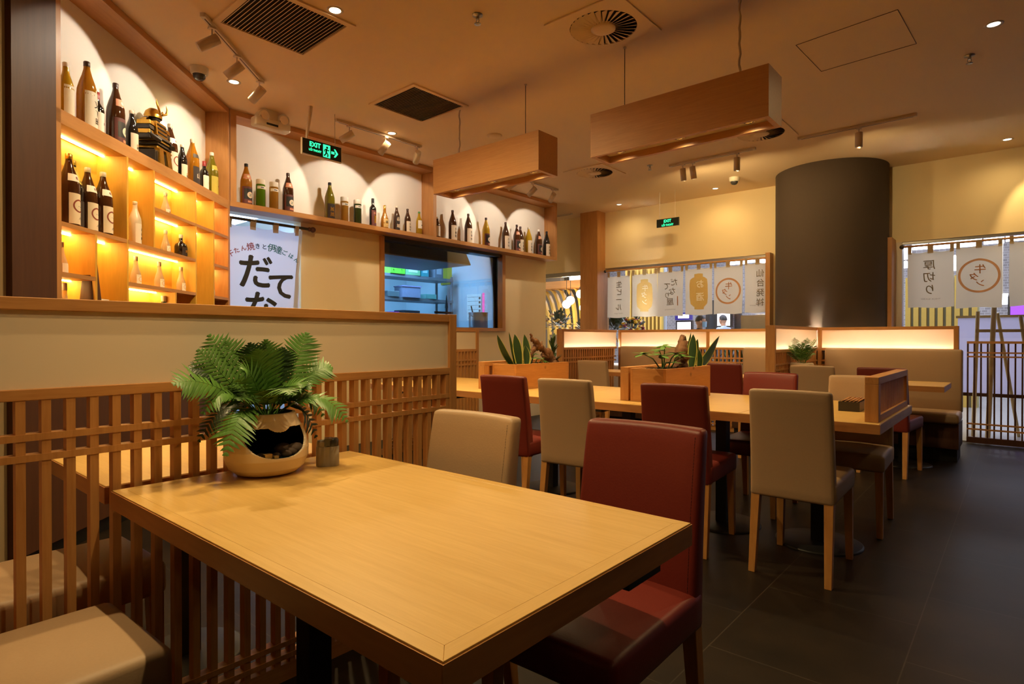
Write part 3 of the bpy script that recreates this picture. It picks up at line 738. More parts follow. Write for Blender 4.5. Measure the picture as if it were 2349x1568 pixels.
fn = lambda u, v, k=0: (u, -0.0148, v)
mb = MB(); disc2d(mb, fn, 0.047, 0.034, 0.011)
def limb(pts, w):
    for (x0, y0), (x1, y1) in zip(pts[:-1], pts[1:]):
        L = sqrt((x1 - x0) ** 2 + (y1 - y0) ** 2); nx, ny = -(y1 - y0) / L * w, (x1 - x0) / L * w
        mb.add([fn(x0 + nx, y0 + ny), fn(x0 - nx, y0 - ny), fn(x1 - nx, y1 - ny), fn(x1 + nx, y1 + ny)], [(0, 1, 2, 3)])
limb([(0.042, 0.022), (0.036, -0.012)], 0.009); limb([(0.036, -0.012), (0.056, -0.026), (0.052, -0.052)], 0.006)
limb([(0.036, -0.012), (0.030, -0.034), (0.012, -0.044)], 0.006); limb([(0.042, 0.02), (0.060, 0.006), (0.068, 0.016)], 0.0045); limb([(0.040, 0.02), (0.022, 0.010), (0.018, -0.008)], 0.0045)
mb.build('running_figure', M['sign_black'], s1)
# mesh sock around the cable, and a thin wire
mb = MB(); mb.tube([(-0.155, 0, 0.07), (-0.148, 0, 0.12), (-0.132, 0, 0.22), (-0.118, 0, 0.31), (-0.112, 0, CEIL - 2.928)], [0.008, 0.013, 0.017, 0.019, 0.021], 10); mb.build('cable_sleeve', M['white_metal'], s1)
mb = MB(); mb.tube([(0.14, 0, 0.07), (0.137, 0, CEIL - 2.928)], 0.003, 6); mb.build('wire', M['white_metal'], s1)
s2 = thing('exit_sign', 'small black and green exit sign hanging before the far window wall', 'exit sign', (-3.83, 7.9, 2.85), 0)
bx(-0.17, 0.17, -0.012, 0.012, -0.057, 0.057).build('case', M['sign_black'], s2)
def it2(mb, fn):
    put_text(mb, 'EXIT', 0.056, fn, 0.0, 0.022, fat=0.0026, sx=1.0)
    put_text(mb, 'LỐI THOÁT', 0.036, fn, 0.0, -0.028, fat=0.0020, sx=0.95)
sign_face(s2, 0, 0, -0.0125, it2)
for xx in (-0.13, 0.11):
    mb = MB(); mb.tube([(xx, 0, 0.057), (xx, 0, CEIL - 2.85)], 0.0025 if xx > 0 else 0.006, 6); mb.build('wire', M['white_metal'], s2)

# ------------------------------------------------------------------ tables
TT = 0.775       # table top height
def table(x0, x1, y0, y1, label, poles, edge_band=False, group=None, base_r=0.235, zt=TT, th=0.052, cat='table'):
    cx, cy = (x0 + x1) / 2, (y0 + y1) / 2
    root = thing('dining_table', label, cat, (cx, cy, 0), group=group)
    hx_, hy = (x1 - x0) / 2, (y1 - y0) / 2
    if edge_band:
        e = 0.030
        bx(-hx_ + e, hx_ - e, -hy + e, hy - e, zt - th + 0.004, zt - 0.0002).build('tabletop', M['table'], root)
        for sgn in (-1, 1):
            y_in, y_out = sgn * (hy - e + 0.0002), sgn * hy
            mb = MB(); mb.prism([(-hx_, y_out, zt - th), (hx_, y_out, zt - th), (hx_ - e, y_in, zt - th), (-hx_ + e, y_in, zt - th)][::-sgn],
                     [(-hx_, y_out, zt), (hx_, y_out, zt), (hx_ - e, y_in, zt), (-hx_ + e, y_in, zt)][::-sgn])
            mb.build('edge_band', M['table'], root, bevel=0.0008)
        for sgn in (-1, 1):
            x_in, x_out = sgn * (hx_ - e + 0.0002), sgn * hx_
            mb = MB(); mb.prism([(x_out, -hy, zt - th), (x_out, hy, zt - th), (x_in, hy - e, zt - th), (x_in, -hy + e, zt - th)][::sgn],
                     [(x_out, -hy, zt), (x_out, hy, zt), (x_in, hy - e, zt), (x_in, -hy + e, zt)][::sgn])
            mb.build('edge_band', M['table_y'], root, bevel=0.0008)
    else:
        bx(-hx_ + 0.0008, hx_ - 0.0008, -hy, hy, zt - th, zt).build('tabletop', M['table'], root, bevel=0.003)
    g = 0.0025
    for nm, x0_, x1_, y0_, y1_, mt in (('x', -hx_, hx_, -hy - g, -hy + .0005, 'table_edge'), ('x', -hx_, hx_, hy - .0005, hy + g, 'table_edge'), ('y', -hx_ - g, -hx_ + .0005, -hy - g, hy + g, 'table_edge_y'), ('y', hx_ - .0005, hx_ + g, -hy - g, hy + g, 'table_edge_y')):
        if not edge_band and nm == 'y' and group and (x1_ < 0 or x1 < -0.6): continue
        bx(x0_, x1_, y0_, y1_, zt - th + .0006, zt - .0035).build('edge_facing', M[mt], root)
    for (px, py) in poles:
        qx, qy = px - cx, py - cy
        bx(qx - 0.034, qx + 0.034, qy - 0.034, qy + 0.034, 0.012, zt - th - 0.014).build('pole', M['black'], root)
        MB().lathe([(base_r, 0.0), (base_r, 0.006), (base_r - 0.012, 0.012), (0.03, 0.016)], 40, (qx, qy, 0)).build('base_plate', M['black'], root)
        mb = MB(); mb.box(qx - 0.24 if hx_ > 0.3 else qx - 0.2, qx + 0.24, qy - 0.03, qy + 0.03, zt - th - 0.018, zt - th)
        mb.box(qx - 0.03, qx + 0.03, qy - hy * 0.75, qy + hy * 0.75, zt - th - 0.018, zt - th)
        mb.build('top_bracket', M['black'], root)
    return root
t1 = table(-1.925, -0.575, 0.533, 1.305, 'large foreground table of pale ash against the near slatted partition', [(-1.50, 0.90), (-0.98, 0.93)], edge_band=True, base_r=0.2)
bx(0.50, 0.62, 0.20, 0.345, 0.662, 0.722).build('hook_box', M['black'], t1)
table(-2.70, -1.995, 0.535, 1.30, 'small bright table behind the slats of the near partition', [(-2.40, 0.91)], base_r=0.2)
T2X = [-0.525, -1.215, -1.905, -2.595, -3.29, -3.98, -4.67]
tl = ['right end table of the middle row, with the slatted wooden screen on its edge', 'second table from the right end in the long middle row',
      'middle row table under the planter with the leafy plant', 'middle row table between the two planters',
      'middle row table under the planter with the gnarled driftwood', 'last table of the middle row next to the kitchen wall side']
for i in range(6):
    table(T2X[i + 1], T2X[i], 3.40, 4.52, tl[i], [((T2X[i] + T2X[i + 1]) / 2 - (0.03 if i == 0 else -0.09), 3.83)], group='tables of the middle row')
table(-1.74, -0.505, 6.40, 7.08, 'far table before the right bench below the round column', [(-1.35, 6.75), (-0.85, 6.75)])
table(-2.75, -1.95, 6.50, 7.06, 'far booth table behind the red chairs left of the short glowing partition', [(-2.35, 6.86)])
table(-4.38, -3.55, 6.52, 7.06, 'far booth table at the left behind a single beige chair', [(-3.95, 6.92)])

# ------------------------------------------------------------------ chairs (upholstered, wooden legs); local +y is the way the sitter faces
def make_chair(label, kind, loc, rz, group, seams=False):
    fab = M[kind]
    root = thing('dining_chair', label, 'chair', loc, rz, group)
    W = 0.395; HB = 0.945
    def seat(u, v, w_):
        x = (u - 0.5) * (W + 0.006); y = -0.245 + 0.50 * v; z = 0.392 + 0.105 * w_
        if w_ > 0.5: z += 0.012 * (1 - (2 * u - 1) ** 2) * (1 - (2 * v - 1) ** 4)
        if w_ < 0.5: z += 0.004 * (1 - (2 * u - 1) ** 2)
        return (x, y, z)
    MB().boxgrid(8, 8, 2, seat).build('seat', fab, root, bevel=0.020, seg=3)
    def back(u, v, w_):
        h = w_; ww = W - 0.012 * h
        x = (u - 0.5) * ww
        z = 0.388 + (HB - 0.388) * h
        lean = 0.055 * h ** 1.6
        y0 = -0.252 - lean - 0.006 * (1 - (2 * u - 1) ** 2) * h
        th_ = 0.075 - 0.018 * h
        y = y0 + th_ * v - (0.012 * (1 - (2 * u - 1) ** 2) * h if v > 0.5 else 0)
        if h > 0.9: z -= 0.004 * (2 * u - 1) ** 2
        return (x, y, z)
    b = MB().boxgrid(8, 2, 10, back).build('backrest', fab, root, bevel=0.020, seg=3)
    if seams:
        th_m = M['thread_b'] if kind == 'beige' else M['thread_r']
        for sx in (-1,):
            mb = MB()
            pts = []
            for k in range(14):
                h = 0.16 + 0.80 * k / 13; ww = W - 0.012 * h
                x = ww / 2 - 0.020; z = 0.388 + (HB - 0.388) * h
                y = -0.252 - 0.055 * h ** 1.6 + 0.075 - 0.018 * h - 0.012 * (1 - 0.85 ** 2) * h + 0.0008
                pts.append((x * sx, y, z))
            for k in range(13):
                for q in range(4):
                    a = Vector(pts[k]).lerp(Vector(pts[k + 1]), q / 4 + 0.02); c = Vector(pts[k]).lerp(Vector(pts[k + 1]), q / 4 + 0.16)
                    mb.tube([a, c], 0.0009, 4)
            mb.build('stitching', th_m, b)
    for sx in (-1, 1):
        for sy in (-1, 1):
            xt, yt = sx * (W / 2 - 0.026), (0.225 if sy > 0 else -0.285 + 0.06)
            xb, yb = sx * (W / 2 - 0.020), (0.232 if sy > 0 else -0.272)
            rt, rb = 0.0215, 0.016
            mb = MB()
            mb.prism([(xb - rb, yb - rb, 0), (xb + rb, yb - rb, 0), (xb + rb, yb + rb, 0), (xb - rb, yb + rb, 0)],
                     [(xt - rt, yt - rt, 0.40), (xt + rt, yt - rt, 0.40), (xt + rt, yt + rt, 0.40), (xt - rt, yt + rt, 0.40)])
            mb.build('leg', M['legwood'], root, bevel=0.002)
    return root
FAR = radians(180)
G1, G2, G3 = 'chairs of the foreground tables', 'chairs along the middle row of tables', 'chairs of the far booths'
beige = make_chair('beige leather chair at the far side of the foreground table, beside the oxblood one', 'beige', (-1.43, 1.20, 0), FAR, G1, True)
red = make_chair('oxblood leather chair on the far side of the foreground table, nearest the viewer', 'red', (-0.865, 1.36, 0), FAR + radians(1), G1, True)
def chair(src, loc, rz, label, group): return copy_tree(src, loc, rz, label, group)
chair(beige, (-1.655, 0.265, 0), radians(2), 'beige chair at the lower left, only its seat showing in front of the slats', G1)
chair(beige, (-2.245, 0.46, 0), radians(1), 'beige leather chair behind the slats at lower left, seat partly in light', G1)
chair(red, (-2.74, 3.36, 0), radians(4), 'red chair, leftmost of those backing the viewer at the middle row', G2)
chair(beige, (-2.21, 3.34, 0), radians(5), 'beige chair with its back to the viewer, between two red ones', G2)
chair(red, (-1.50, 3.40, 0), radians(4), 'red chair with its back to the viewer, in front of the leafy planter', G2)
chair(beige, (-0.875, 3.41, 0), radians(1), 'beige chair backing the viewer, rightmost at the middle row, legs fully seen', G2)
chair(red, (-1.42, 4.36, 0), FAR, 'red chair on the far side of the middle row, behind the rightmost beige chair', G2)
chair(beige, (-0.82, 4.36, 0), FAR + radians(2), 'beige chair on the far side of the middle row, behind the wooden screen', G2)
chair(red, (-2.31, 6.28, 0), 0, 'red chair at the far booth, just right of the leafy planter', G3)
chair(beige, (-1.49, 6.36, 0), 0, 'beige chair at the far table in front of the fern pot', G3)
chair(red, (-0.89, 6.30, 0), radians(-6), 'dark red chair at the far table in front of the right bench', G3)
chair(beige, (-3.77, 6.10, 0), radians(2), 'beige chair alone at the far left booth table', G3)

# ------------------------------------------------------------------ benches of the far booths
def bench(x0, x1, yb, label, z1=1.085, depth=0.52):
    root = thing('bench', label, 'bench', ((x0 + x1) / 2, yb, 0))
    h = (x1 - x0) / 2
    MB().boxgrid(10, 2, 6, lambda u, v, w_: ((u - 0.5) * 2 * h, -0.11 + 0.11 * v - 0.012 * sin(pi * w_) * (1 - v), 0.44 + (z1 - 0.44) * w_)).build('backrest', M['beige'], root, bevel=0.022, seg=3)
    MB().boxgrid(10, 5, 2, lambda u, v, w_: ((u - 0.5) * 2 * h, -depth + (depth - 0.08) * v, 0.37 + 0.10 * w_ + (0.010 * sin(pi * v) if w_ > 0.5 else 0))).build('seat', M['beige'], root, bevel=0.03, seg=3)
    bx(-h + 0.005, h - 0.005, -depth + 0.04, 0, 0.13, 0.37).build('base', M['dark_lam'], root)
    bx(-h + 0.01, h - 0.02, -depth + 0.09, -0.02, 0, 0.13).build('toe_kick', M['black'], root)
    return root
bench(-1.70, -0.44, 7.58, 'long beige padded bench under the glowing panel at the right')
bench(-4.36, -3.20, 7.58, 'beige padded bench at the back of the far left booth')
bench(-2.62, -1.95, 7.58, 'short beige padded bench back right of the green seen through lattice')

# ------------------------------------------------------------------ wooden screens and planters on the middle row
def screen(x0, x1, y0, y1, label, z0=TT, z1=1.003):
    root = thing('table_screen', label, 'table screen', ((x0 + x1) / 2, (y0 + y1) / 2, z0), group='slatted wooden screens on the middle row')
    hx_, hy, H = (x1 - x0) / 2, (y1 - y0) / 2, z1 - z0
    bx(-hx_, hx_, -hy, hy, H - 0.036, H).build('top_rail', M['pine'], root, bevel=0.002)
    bx(-hx_, hx_, -hy + 0.055, hy - 0.04, 0, 0.036).build('bottom_rail', M['pine'], root, bevel=0.002)
    bx(-hx_, hx_, -hy, -hy + 0.055, 0, H - 0.036).build('post', M['pine_z'], root, bevel=0.002)
    bx(-hx_, hx_, hy - 0.04, hy, 0, H - 0.036).build('post', M['pine_z'], root, bevel=0.002)
    mb = MB(); n = int((y1 - y0 - 0.1) / 0.036)
    for i in range(n):
        y = -hy + 0.068 + i * (2 * hy - 0.11) / n
        mb.box(-hx_ + 0.012, hx_ - 0.012, y, y + 0.015, 0.036, H - 0.036)
    mb.build('slats', M['pine_z'], root)
    return root
screen(-0.600, -0.538, 3.455, 4.46, 'slatted pine screen standing on the right end of the middle row')
screen(-2.085, -2.022, 3.58, 4.45, 'slatted pine screen left of the planter with the leafy plant')
screen(-3.47, -3.40, 3.62, 4.45, 'slatted pine screen left of the planter with the driftwood')
def leafblade(mb, base, tip, width, bend=(0, 0, 0), n=10, fold=0.25, twist=0.0, edge=None, side=None):
    base, tip, bend = Vector(base), Vector(tip), Vector(bend)
    ctrl = (base + tip) / 2 + bend
    V = []; E = []
    t0 = (tip - base).normalized()
    sd = Vector(side).normalized() if side is not None else t0.cross(Vector((0.65, -0.76, 0.0))).normalized()
    for i in range(n + 1):
        t = i / n
        p = base * (1 - t) ** 2 + ctrl * 2 * t * (1 - t) + tip * t * t
        wd = width * (0.55 + 1.0 * t) * (1 - t ** 3.2) if t < 1 else 0
        wd = min(wd, width)
        s_ = Matrix.Rotation(twist * t, 3, t0) @ sd
        nrm = t0.cross(s_)
        V += [p - s_ * wd / 2 + nrm * wd * fold * 0.3, p - nrm * 0.0, p + s_ * wd / 2 + nrm * wd * fold * 0.3]
        E.append((p - s_ * wd / 2 + nrm * wd * fold * 0.3, p + s_ * wd / 2 + nrm * wd * fold * 0.3, s_))
    F = []
    for i in range(n):
        a = 3 * i; F += [(a, a + 1, a + 4, a + 3), (a + 1, a + 2, a + 5, a + 4)]
    mb.add(V, F, True)
    if edge is not None:
        for k in (0, 1):
            EV = []; EF = []
            for i in range(n + 1):
                p = E[i][k]; s_ = E[i][2] * (1 if k else -1); wd = width * 0.10 * (1 - (i / n) ** 4)
                EV += [p - s_ * wd * 0.3 + Vector((0.0006, -0.0006, 0.0004)), p + s_ * wd * 0.7]
            for i in range(n): EF.append((2 * i, 2 * i + 1, 2 * i + 3, 2 * i + 2))
            edge.add(EV, EF, True)
def snake_plant(label, loc, leaves, group=None):
    root = thing('snake_plant', label, 'plant', loc, group=group)
    for (b, t, wd, bend, tw) in leaves:
        mb = MB(); ed = MB()
        leafblade(mb, b, t, wd, bend, 10, 0.35, tw, ed)
        l = mb.build('leaf', M['leaf_dark'], root); ed.build('leaf_edge', M['leaf_edge'], l)
    return root
def planter(x0, x1, y0, y1, z1, label):
    root = thing('planter_box', label, 'planter', ((x0 + x1) / 2, (y0 + y1) / 2, TT), group='long pine planters on the middle row')
    hx_, hy, H = (x1 - x0) / 2, (y1 - y0) / 2, z1 - TT; t = 0.02
    bx(hx_ - t, hx_, -hy, hy, 0, H).build('side_board', M['knotty'], root, bevel=0.0015)
    bx(-hx_, -hx_ + t, -hy, hy, 0, H).build('side_board', M['knotty'], root, bevel=0.0015)
    bx(-hx_ + t, hx_ - t, -hy, -hy + t, 0, H).build('end_board', M['pine_x'], root, bevel=0.0015)
    bx(-hx_ + t, hx_ - t, hy - t, hy, 0, H).build('end_board', M['pine_x'], root, bevel=0.0015)
    mb = MB()
    mb.grid(lambda u, v: (-hx_ + t + (2 * hx_ - 2 * t) * u, -hy + t + (2 * hy - 2 * t) * v, H - 0.022 + 0.012 * random.random()), 8, 18)
    for k in range(46):
        mb.ball((random.uniform(-hx_ + .03, hx_ - .03), random.uniform(-hy + .03, hy - .03), H - 0.012), random.uniform(.008, .02), None, random.uniform(.006, .013), 7, 5)
    mb.build('soil', M['soil'], root)
    return root
planter(-2.005, -1.745, 3.575, 4.30, 0.998, 'pine planter box with a leafy plant and snake plant on the middle row')
planter(-3.385, -3.12, 3.70, 4.44, 0.985, 'pine planter box with driftwood and snake plant on the middle row, farther left')
ZP = 0.985
snake_plant('snake plant with upright yellow edged blades in the right planter', (-1.87, 4.1, ZP), [
    ((0, 0.02, -.02), (0.00, 0.05, 0.235), 0.060, (-.01, 0, 0), .5), ((0.02, 0.10, -.02), (0.01, 0.16, 0.245), 0.062, (0, .01, 0), -.3),
    ((0.0, 0.15, -.02), (0.0, 0.265, 0.21), 0.055, (0, .02, 0), .3), ((0.03, 0.16, -.02), (0.03, 0.62, 0.235), 0.072, (0, .02, -.06), .5),
    ((-.03, 0.10, -.02), (-.02, 0.19, 0.262), 0.022, (0, 0, 0), 0.0), ((0.06, 0.14, -.02), (0.05, 0.16, 0.14), 0.05, (.02, .02, 0), 0.6)])
mb = MB()
random.seed(11)
def twig(mb, pts, rs, jit=0.012):
    P = []; R = []
    for i in range(len(pts) - 1):
        a, c = Vector(pts[i]), Vector(pts[i + 1])
        for k in range(5):
            t = k / 5; P.append(a.lerp(c, t) + Vector([random.uniform(-jit, jit) for _ in range(3)])); R.append((rs[i] * (1 - t) + rs[i + 1] * t) * random.uniform(0.8, 1.25))
    P.append(Vector(pts[-1])); R.append(rs[-1]); mb.tube(P, R, 9)
twig(mb, [(0, -.06, -.02), (0.01, -.05, .10), (0, -.03, .20), (0, -.025, .235)], [.06, .05, .030, .008], .008)
twig(mb, [(0.04, -.12, -.02), (0.03, -.09, .06), (0, -.06, .12)], [.035, .03, .02], .008)
mb.build('rock_lump', M['driftwood']); 
o = bpy.data.objects['rock_lump']; o.location = (-1.86, 4.09, ZP); o.name = 'driftwood'
tag(o, 'brown pointed stump of wood beside the snake plant in the right planter', 'driftwood')
def leafy(label, loc, stems):
    root = thing('leafy_plant', label, 'plant', loc)
    mb = MB()
    for (p, q, r_, lv) in stems: mb.tube([p, ((p[0] + q[0]) / 2, (p[1] + q[1]) / 2, (p[2] + q[2]) / 2 + 0.03), q], [0.005, 0.004, 0.0025], 6)
    mb.build('stem', M['leaf_mid'], root)
    for (p, q, L, n) in [(s_[0], s_[1], s_[2], s_[3]) for s_ in stems]:
        mb = MB(); q = Vector(q)
        for k in range(n):
            a = 2 * pi * k / n + random.random() * 0.5
            d = Vector((cos(a), sin(a), random.uniform(-0.35, 0.15)))
            leafblade(mb, q, q + d * L, L * 0.46, (0, 0, L * 0.10), 7, 0.25, 0, None, d.cross(Vector((0, 0, 1))))
        mb.build('leaf_cluster', M['leaf'], root)
    return root
leafy('bright green umbrella leaf plant spilling over the left of the right planter', (-1.87, 3.80, ZP), [
    ((0, -.02, -.02), (0.02, -.34, .115), .085, 7), ((0, -.02, -.02), (0.04, -.12, .10), .095, 7), ((0, 0, -.02), (0.02, -.03, .165), .09, 8),
    ((0.02, 0, -.02), (0.06, 0.06, .11), .09, 7), ((0.02, 0.02, -.02), (0.08, 0.14, .085), .085, 6), ((0, 0, -.02), (-.05, 0.03, .13), .085, 7), ((0, -.05, -.02), (0.08, -.05, .05), .07, 6), ((0, .1, -.02), (0.02, .2, .10), .06, 6)])
snake_plant('dark snake plant with three wide blades in the left planter', (-3.27, 3.9, ZP - .015), [
    ((-.02, -.03, -.02), (-.06, -.20, .26), .055, (0, -.02, -.03), .4), ((0.02, 0, -.02), (-.02, -.02, .265), .075, (.01, 0, 0), -.2),
    ((0.03, 0.08, -.02), (-.02, 0.11, .265), .070, (.0, .05, -.02), .3), ((-.03, 0, -.02), (-.05, -.06, .285), .022, (0, 0, 0), 0), ((0.05, 0.05, -.02), (0.03, 0.06, .17), .06, (.01, .02, 0), .3)])
leafy('small ferny green plant at the foot of the driftwood in the left planter', (-3.25, 4.05, ZP - .015), [
    ((0, 0, -.02), (0.03, .02, .06), .05, 9), ((0, .05, -.02), (0.03, .09, .05), .05, 8), ((0, .1, -.02), (.03, .16, .03), .045, 8), ((0, 0, -.02), (0.0, .05, .09), .05, 9)])
mb = MB()
twig(mb, [(.0, .30, -.02), (0, .22, .08), (0, .14, .13), (0, .06, .155), (0, -.02, .10), (0, -.05, .04)], [.055, .040, .03, .026, .02, .010], .012)
twig(mb, [(0, .14, .13), (0, .06, .19), (0, -.01, .215), (0, -.04, .27)], [.03, .026, .020, .006], .008)
twig(mb, [(0, .22, .08), (.02, .14, .06), (.02, .10, .09)], [.035, .022, .01], .01)
twig(mb, [(0, .10, .15), (0, .13, .20)], [.02, .005], .004)
o = mb.build('driftwood', M['driftwood']); o.location = (-3.25, 4.08, ZP - .015)
tag(o, 'gnarled arching driftwood branch in the left planter', 'driftwood')
random.seed(5)
root = thing('pineapple_lily', 'spiky rosette plant at the right end of the left planter', 'plant', (-3.24, 4.36, ZP - .015))
for k in range(16):
    a = 2 * pi * k / 16 * 2.4; h = 0.02 + 0.012 * k
    mb = MB(); L = 0.10 - 0.002 * k
    leafblade(mb, (0, 0, h - .02), (L * cos(a) * (1 - k / 24), L * sin(a) * (1 - k / 24), h + 0.05 + .002 * k), .034, (0, 0, .01), 6, .3, 0, None, (-sin(a), cos(a), 0))
    mb.build('leaf', M['leaf_dark'], root)
# chopstick box
root = thing('chopstick_box', 'black open box of wooden chopsticks on the right end table by the screen', 'chopstick box', (-0.755, 4.02, TT), radians(0))
mb = MB(); mb.box(-.055, .055, -.13, .13, 0, .006); mb.box(-.055, -.049, -.13, .13, .006, .055); mb.box(.049, .055, -.13, .13, .006, .055); mb.box(-.049, .049, -.13, -.124, .006, .055); mb.box(-.049, .049, .124, .13, .006, .055)
mb.build('box', M['iron'], root)
mb = MB()
for k in range(14):
    x = -.044 + .0068 * k; mb.tube([(x, -.12, .054 + .004 * (k % 3)), (x + .002 * ((k * 7) % 5 - 2), .12, .056 + .004 * ((k + 1) % 3))], [.0026, .0034], 6)
mb.build('chopsticks', M['legwood'], root)

# ------------------------------------------------------------------ foreground fern in its open-fronted pot
def frond(mb, base, tip, lift, width, normal, n=26, sag=0.0):
    base, tip = Vector(base), Vector(tip)
    ctrl = (base + tip) / 2 + Vector(lift)
    P = lambda t: base * (1 - t) ** 2 + ctrl * 2 * t * (1 - t) + tip * t * t
    pts = [P(i / 12) for i in range(13)]
    mb.tube(pts, [0.0022 * (1 - i / 14) for i in range(13)], 5, caps=False)
    nrm0 = Vector(normal).normalized()
    for i in range(2, n + 1):
        t = 0.16 + 0.84 * (i - 1) / n
        if t >= 0.995: continue
        p = P(t); T = (P(min(1, t + .02)) - P(t - .02)).normalized()
        sd = T.cross(nrm0).normalized(); nn = sd.cross(T).normalized()
        wdt = width * (0.50 + 0.85 * sin(pi * min(1, (t - 0.10) * 1.02)) ** 0.7) * (1.0 if t < 0.75 else max(0.10, (1 - t) / 0.25)) * random.uniform(.9, 1.08)
        sw = width * 0.27 * (0.6 + 0.4 * (1 - t))
        for sg in (-1, 1):
            dirv = (sd * sg * 0.90 + T * 0.46 + nn * random.uniform(-.22, .08)).normalized()
            drop = nn * (-0.10 * wdt)
            a = p + T * sw * 0.0; b = p + T * sw
            m1 = p + dirv * wdt * 0.36 + T * sw * 1.02; m0 = p + dirv * wdt * 0.34 - T * sw * 0.10
            m3 = p + dirv * wdt * 0.72 + T * sw * 0.72 + drop * .4; m2 = p + dirv * wdt * 0.70 - T * sw * 0.02 + drop * .4
            tp = p + dirv * wdt + T * sw * 0.5 + drop; mid = p + dirv * wdt * 0.36 + T * sw * .45 + nn * 0.0016
            mb.add([a, m0, m2, tp, m3, m1, b, mid], [(0, 1, 7), (1, 2, 7), (2, 3, 4), (2, 4, 7), (4, 5, 7), (5, 6, 7), (6, 0, 7)], True)
FP = Vector((-1.815, 0.925, TT))
fern = thing('potted_fern', 'lush fern in an open fronted beige pot on the foreground table', 'plant', FP)
def pot_r(h):   # radius along the height (0..1)
    pts = [(0, .070), (.03, .092), (.12, .112), (.28, .124), (.42, .126), (.58, .120), (.75, .107), (.9, .092), (1.0, .084)]
    for (h0, r0), (h1, r1) in zip(pts[:-1], pts[1:]):
        if h <= h1: 
            t = (h - h0) / (h1 - h0); return r0 + (r1 - r0) * t
    return pts[-1][1]
HP = 0.192; A0 = radians(-6)       # the opening faces the viewer, a little to the right
def in_open(a, h):
    u = ((a - A0 + pi) % (2 * pi) - pi) / 1.06
    if abs(u) >= 1: return False
    top = 0.80 - 0.075 * max(0, 1 - (abs(u) / 0.30) ** 2) - 0.02 * abs(u)
    bot = 0.32 + 0.36 * abs(u) ** 2.6
    return bot < h < top
NA, NH = 360, 140
V = {}; vs = []; fo = []; fi = []
def pv(i, j, inner):
    key = (i % NA, j, inner)
    if key not in V:
        a = 2 * pi * i / NA; h = j / NH; r = pot_r(h) - (0.007 if inner else 0)
        V[key] = len(vs); vs.append((r * cos(a), r * sin(a), HP * h if not inner else max(0.006, HP * h)))
    return V[key]
openc = [[in_open(2 * pi * (i + .5) / NA, (j + .5) / NH) for j in range(NH)] for i in range(NA)]
for i in range(NA):
    for j in range(NH):
        if openc[i][j]: continue
        fo.append((pv(i, j, 0), pv(i + 1, j, 0), pv(i + 1, j + 1, 0), pv(i, j + 1, 0)))
        fi.append((pv(i, j + 1, 1), pv(i + 1, j + 1, 1), pv(i + 1, j, 1), pv(i, j, 1)))
        for (di, dj, A, B) in ((0, -1, (i, j), (i + 1, j)), (0, 1, (i + 1, j + 1), (i, j + 1)), (-1, 0, (i, j + 1), (i, j)), (1, 0, (i + 1, j), (i + 1, j + 1))):
            ii, jj = (i + di) % NA, j + dj
            if jj >= NH or (0 <= jj and openc[ii][jj]):
                fo.append((pv(*B, 0), pv(*A, 0), pv(*A, 1), pv(*B, 1)))
pot = MB(); pot.add(vs, fo, True); pot.add([(pot_r(0) * cos(2 * pi * k / 40), pot_r(0) * sin(2 * pi * k / 40), 0) for k in range(40)], [tuple(range(39, -1, -1))])
po = pot.build('pot', M['pot_beige'], fern)
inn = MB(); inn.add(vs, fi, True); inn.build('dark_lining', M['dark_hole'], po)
mb = MB(); mb.lathe([(0.001, 0.060), (0.09, 0.060), (0.114, 0.058)], 32, cap=False); mb.build('water', plain('dark_blue_water', (0.01, 0.03, 0.05), 0.08), po)
mb = MB(); mb.lathe([(0.001, HP - .012), (0.074, HP - .016)], 24, cap=False); mb.build('soil', M['soil'], po)
mb = MB(); random.seed(3)
for (x, y, z, r_) in ((.070, .045, .068, .020), (.085, .02, .066, .015), (.078, -.01, .064, .013), (.065, .062, .075, .024), (.06, -.05, .064, .014), (.085, -.03, .064, .010), (.045, .03, .075, .025)):
    mb.ball((x, y, z), r_, r_ * 1.2, r_ * .8, 7, 5)
mb.build('stones', plain('brown_stones', (0.09, 0.055, 0.035), 0.7, vary=.4, scale=30), po)
mb = MB(); mb.box(.083, .101, -.056, -.034, .062, .076); mb.box(.094, .106, -.03, -.016, .061, .068); mb.build('tiny_box', M['table'], po)
TIPS = [(0.012,-0.28,0.107),(-0.041,-0.193,0.202),(-0.057,-0.154,0.247),(-0.051,-0.109,0.236),(-0.012,-0.049,0.221),(-0.002,-0.001,0.231),(0.007,0.138,0.254),(-0.007,0.06,0.204),
        (0.053,0.203,0.135),(0.156,0.197,-0.044),(0.104,-0.177,-0.107),(0.01,-0.204,0.007),(-0.061,-0.186,-0.086),(0.034,0.158,-0.11),(0.206,-0.035,0.071),(0.06,-0.107,0.144),(0.144,-0.036,0.067),(0.093,0.079,0.083),(0.026,-0.043,0.201),(0.052,0.174,-0.034),(-0.041,-0.22,0.145)]
random.seed(21)
for k, t in enumerate(TIPS):
    t = Vector(t); b = Vector((t.x * 0.10 + random.uniform(-.02, .02), t.y * .10 + random.uniform(-.02, .02), HP - 0.01))
    tip = t + Vector((0, 0, HP - 0.002))
    up = 0.10 if t.z < 0.05 else (0.05 if t.z < 0.15 else 0.0)
    L = (tip - b).length
    lift = Vector((t.x * 0.1, t.y * 0.1, up + 0.04))
    nrm = Vector((0.62, -0.40, 0.70)) if t.z > 0.1 else Vector((0.35, -0.2, 0.95))
    mb = MB()
    wd = {6: .056, 10: .060, 0: .056, 8: .05, 2: .050, 9: .05}.get(k, .046)
    frond(mb, b, tip, lift, wd, nrm, 17 if L > .2 else 13)
    mb.build('frond', M['leaf'] if k not in (12, 13, 7, 4, 20) else M['leaf_dark'], fern)
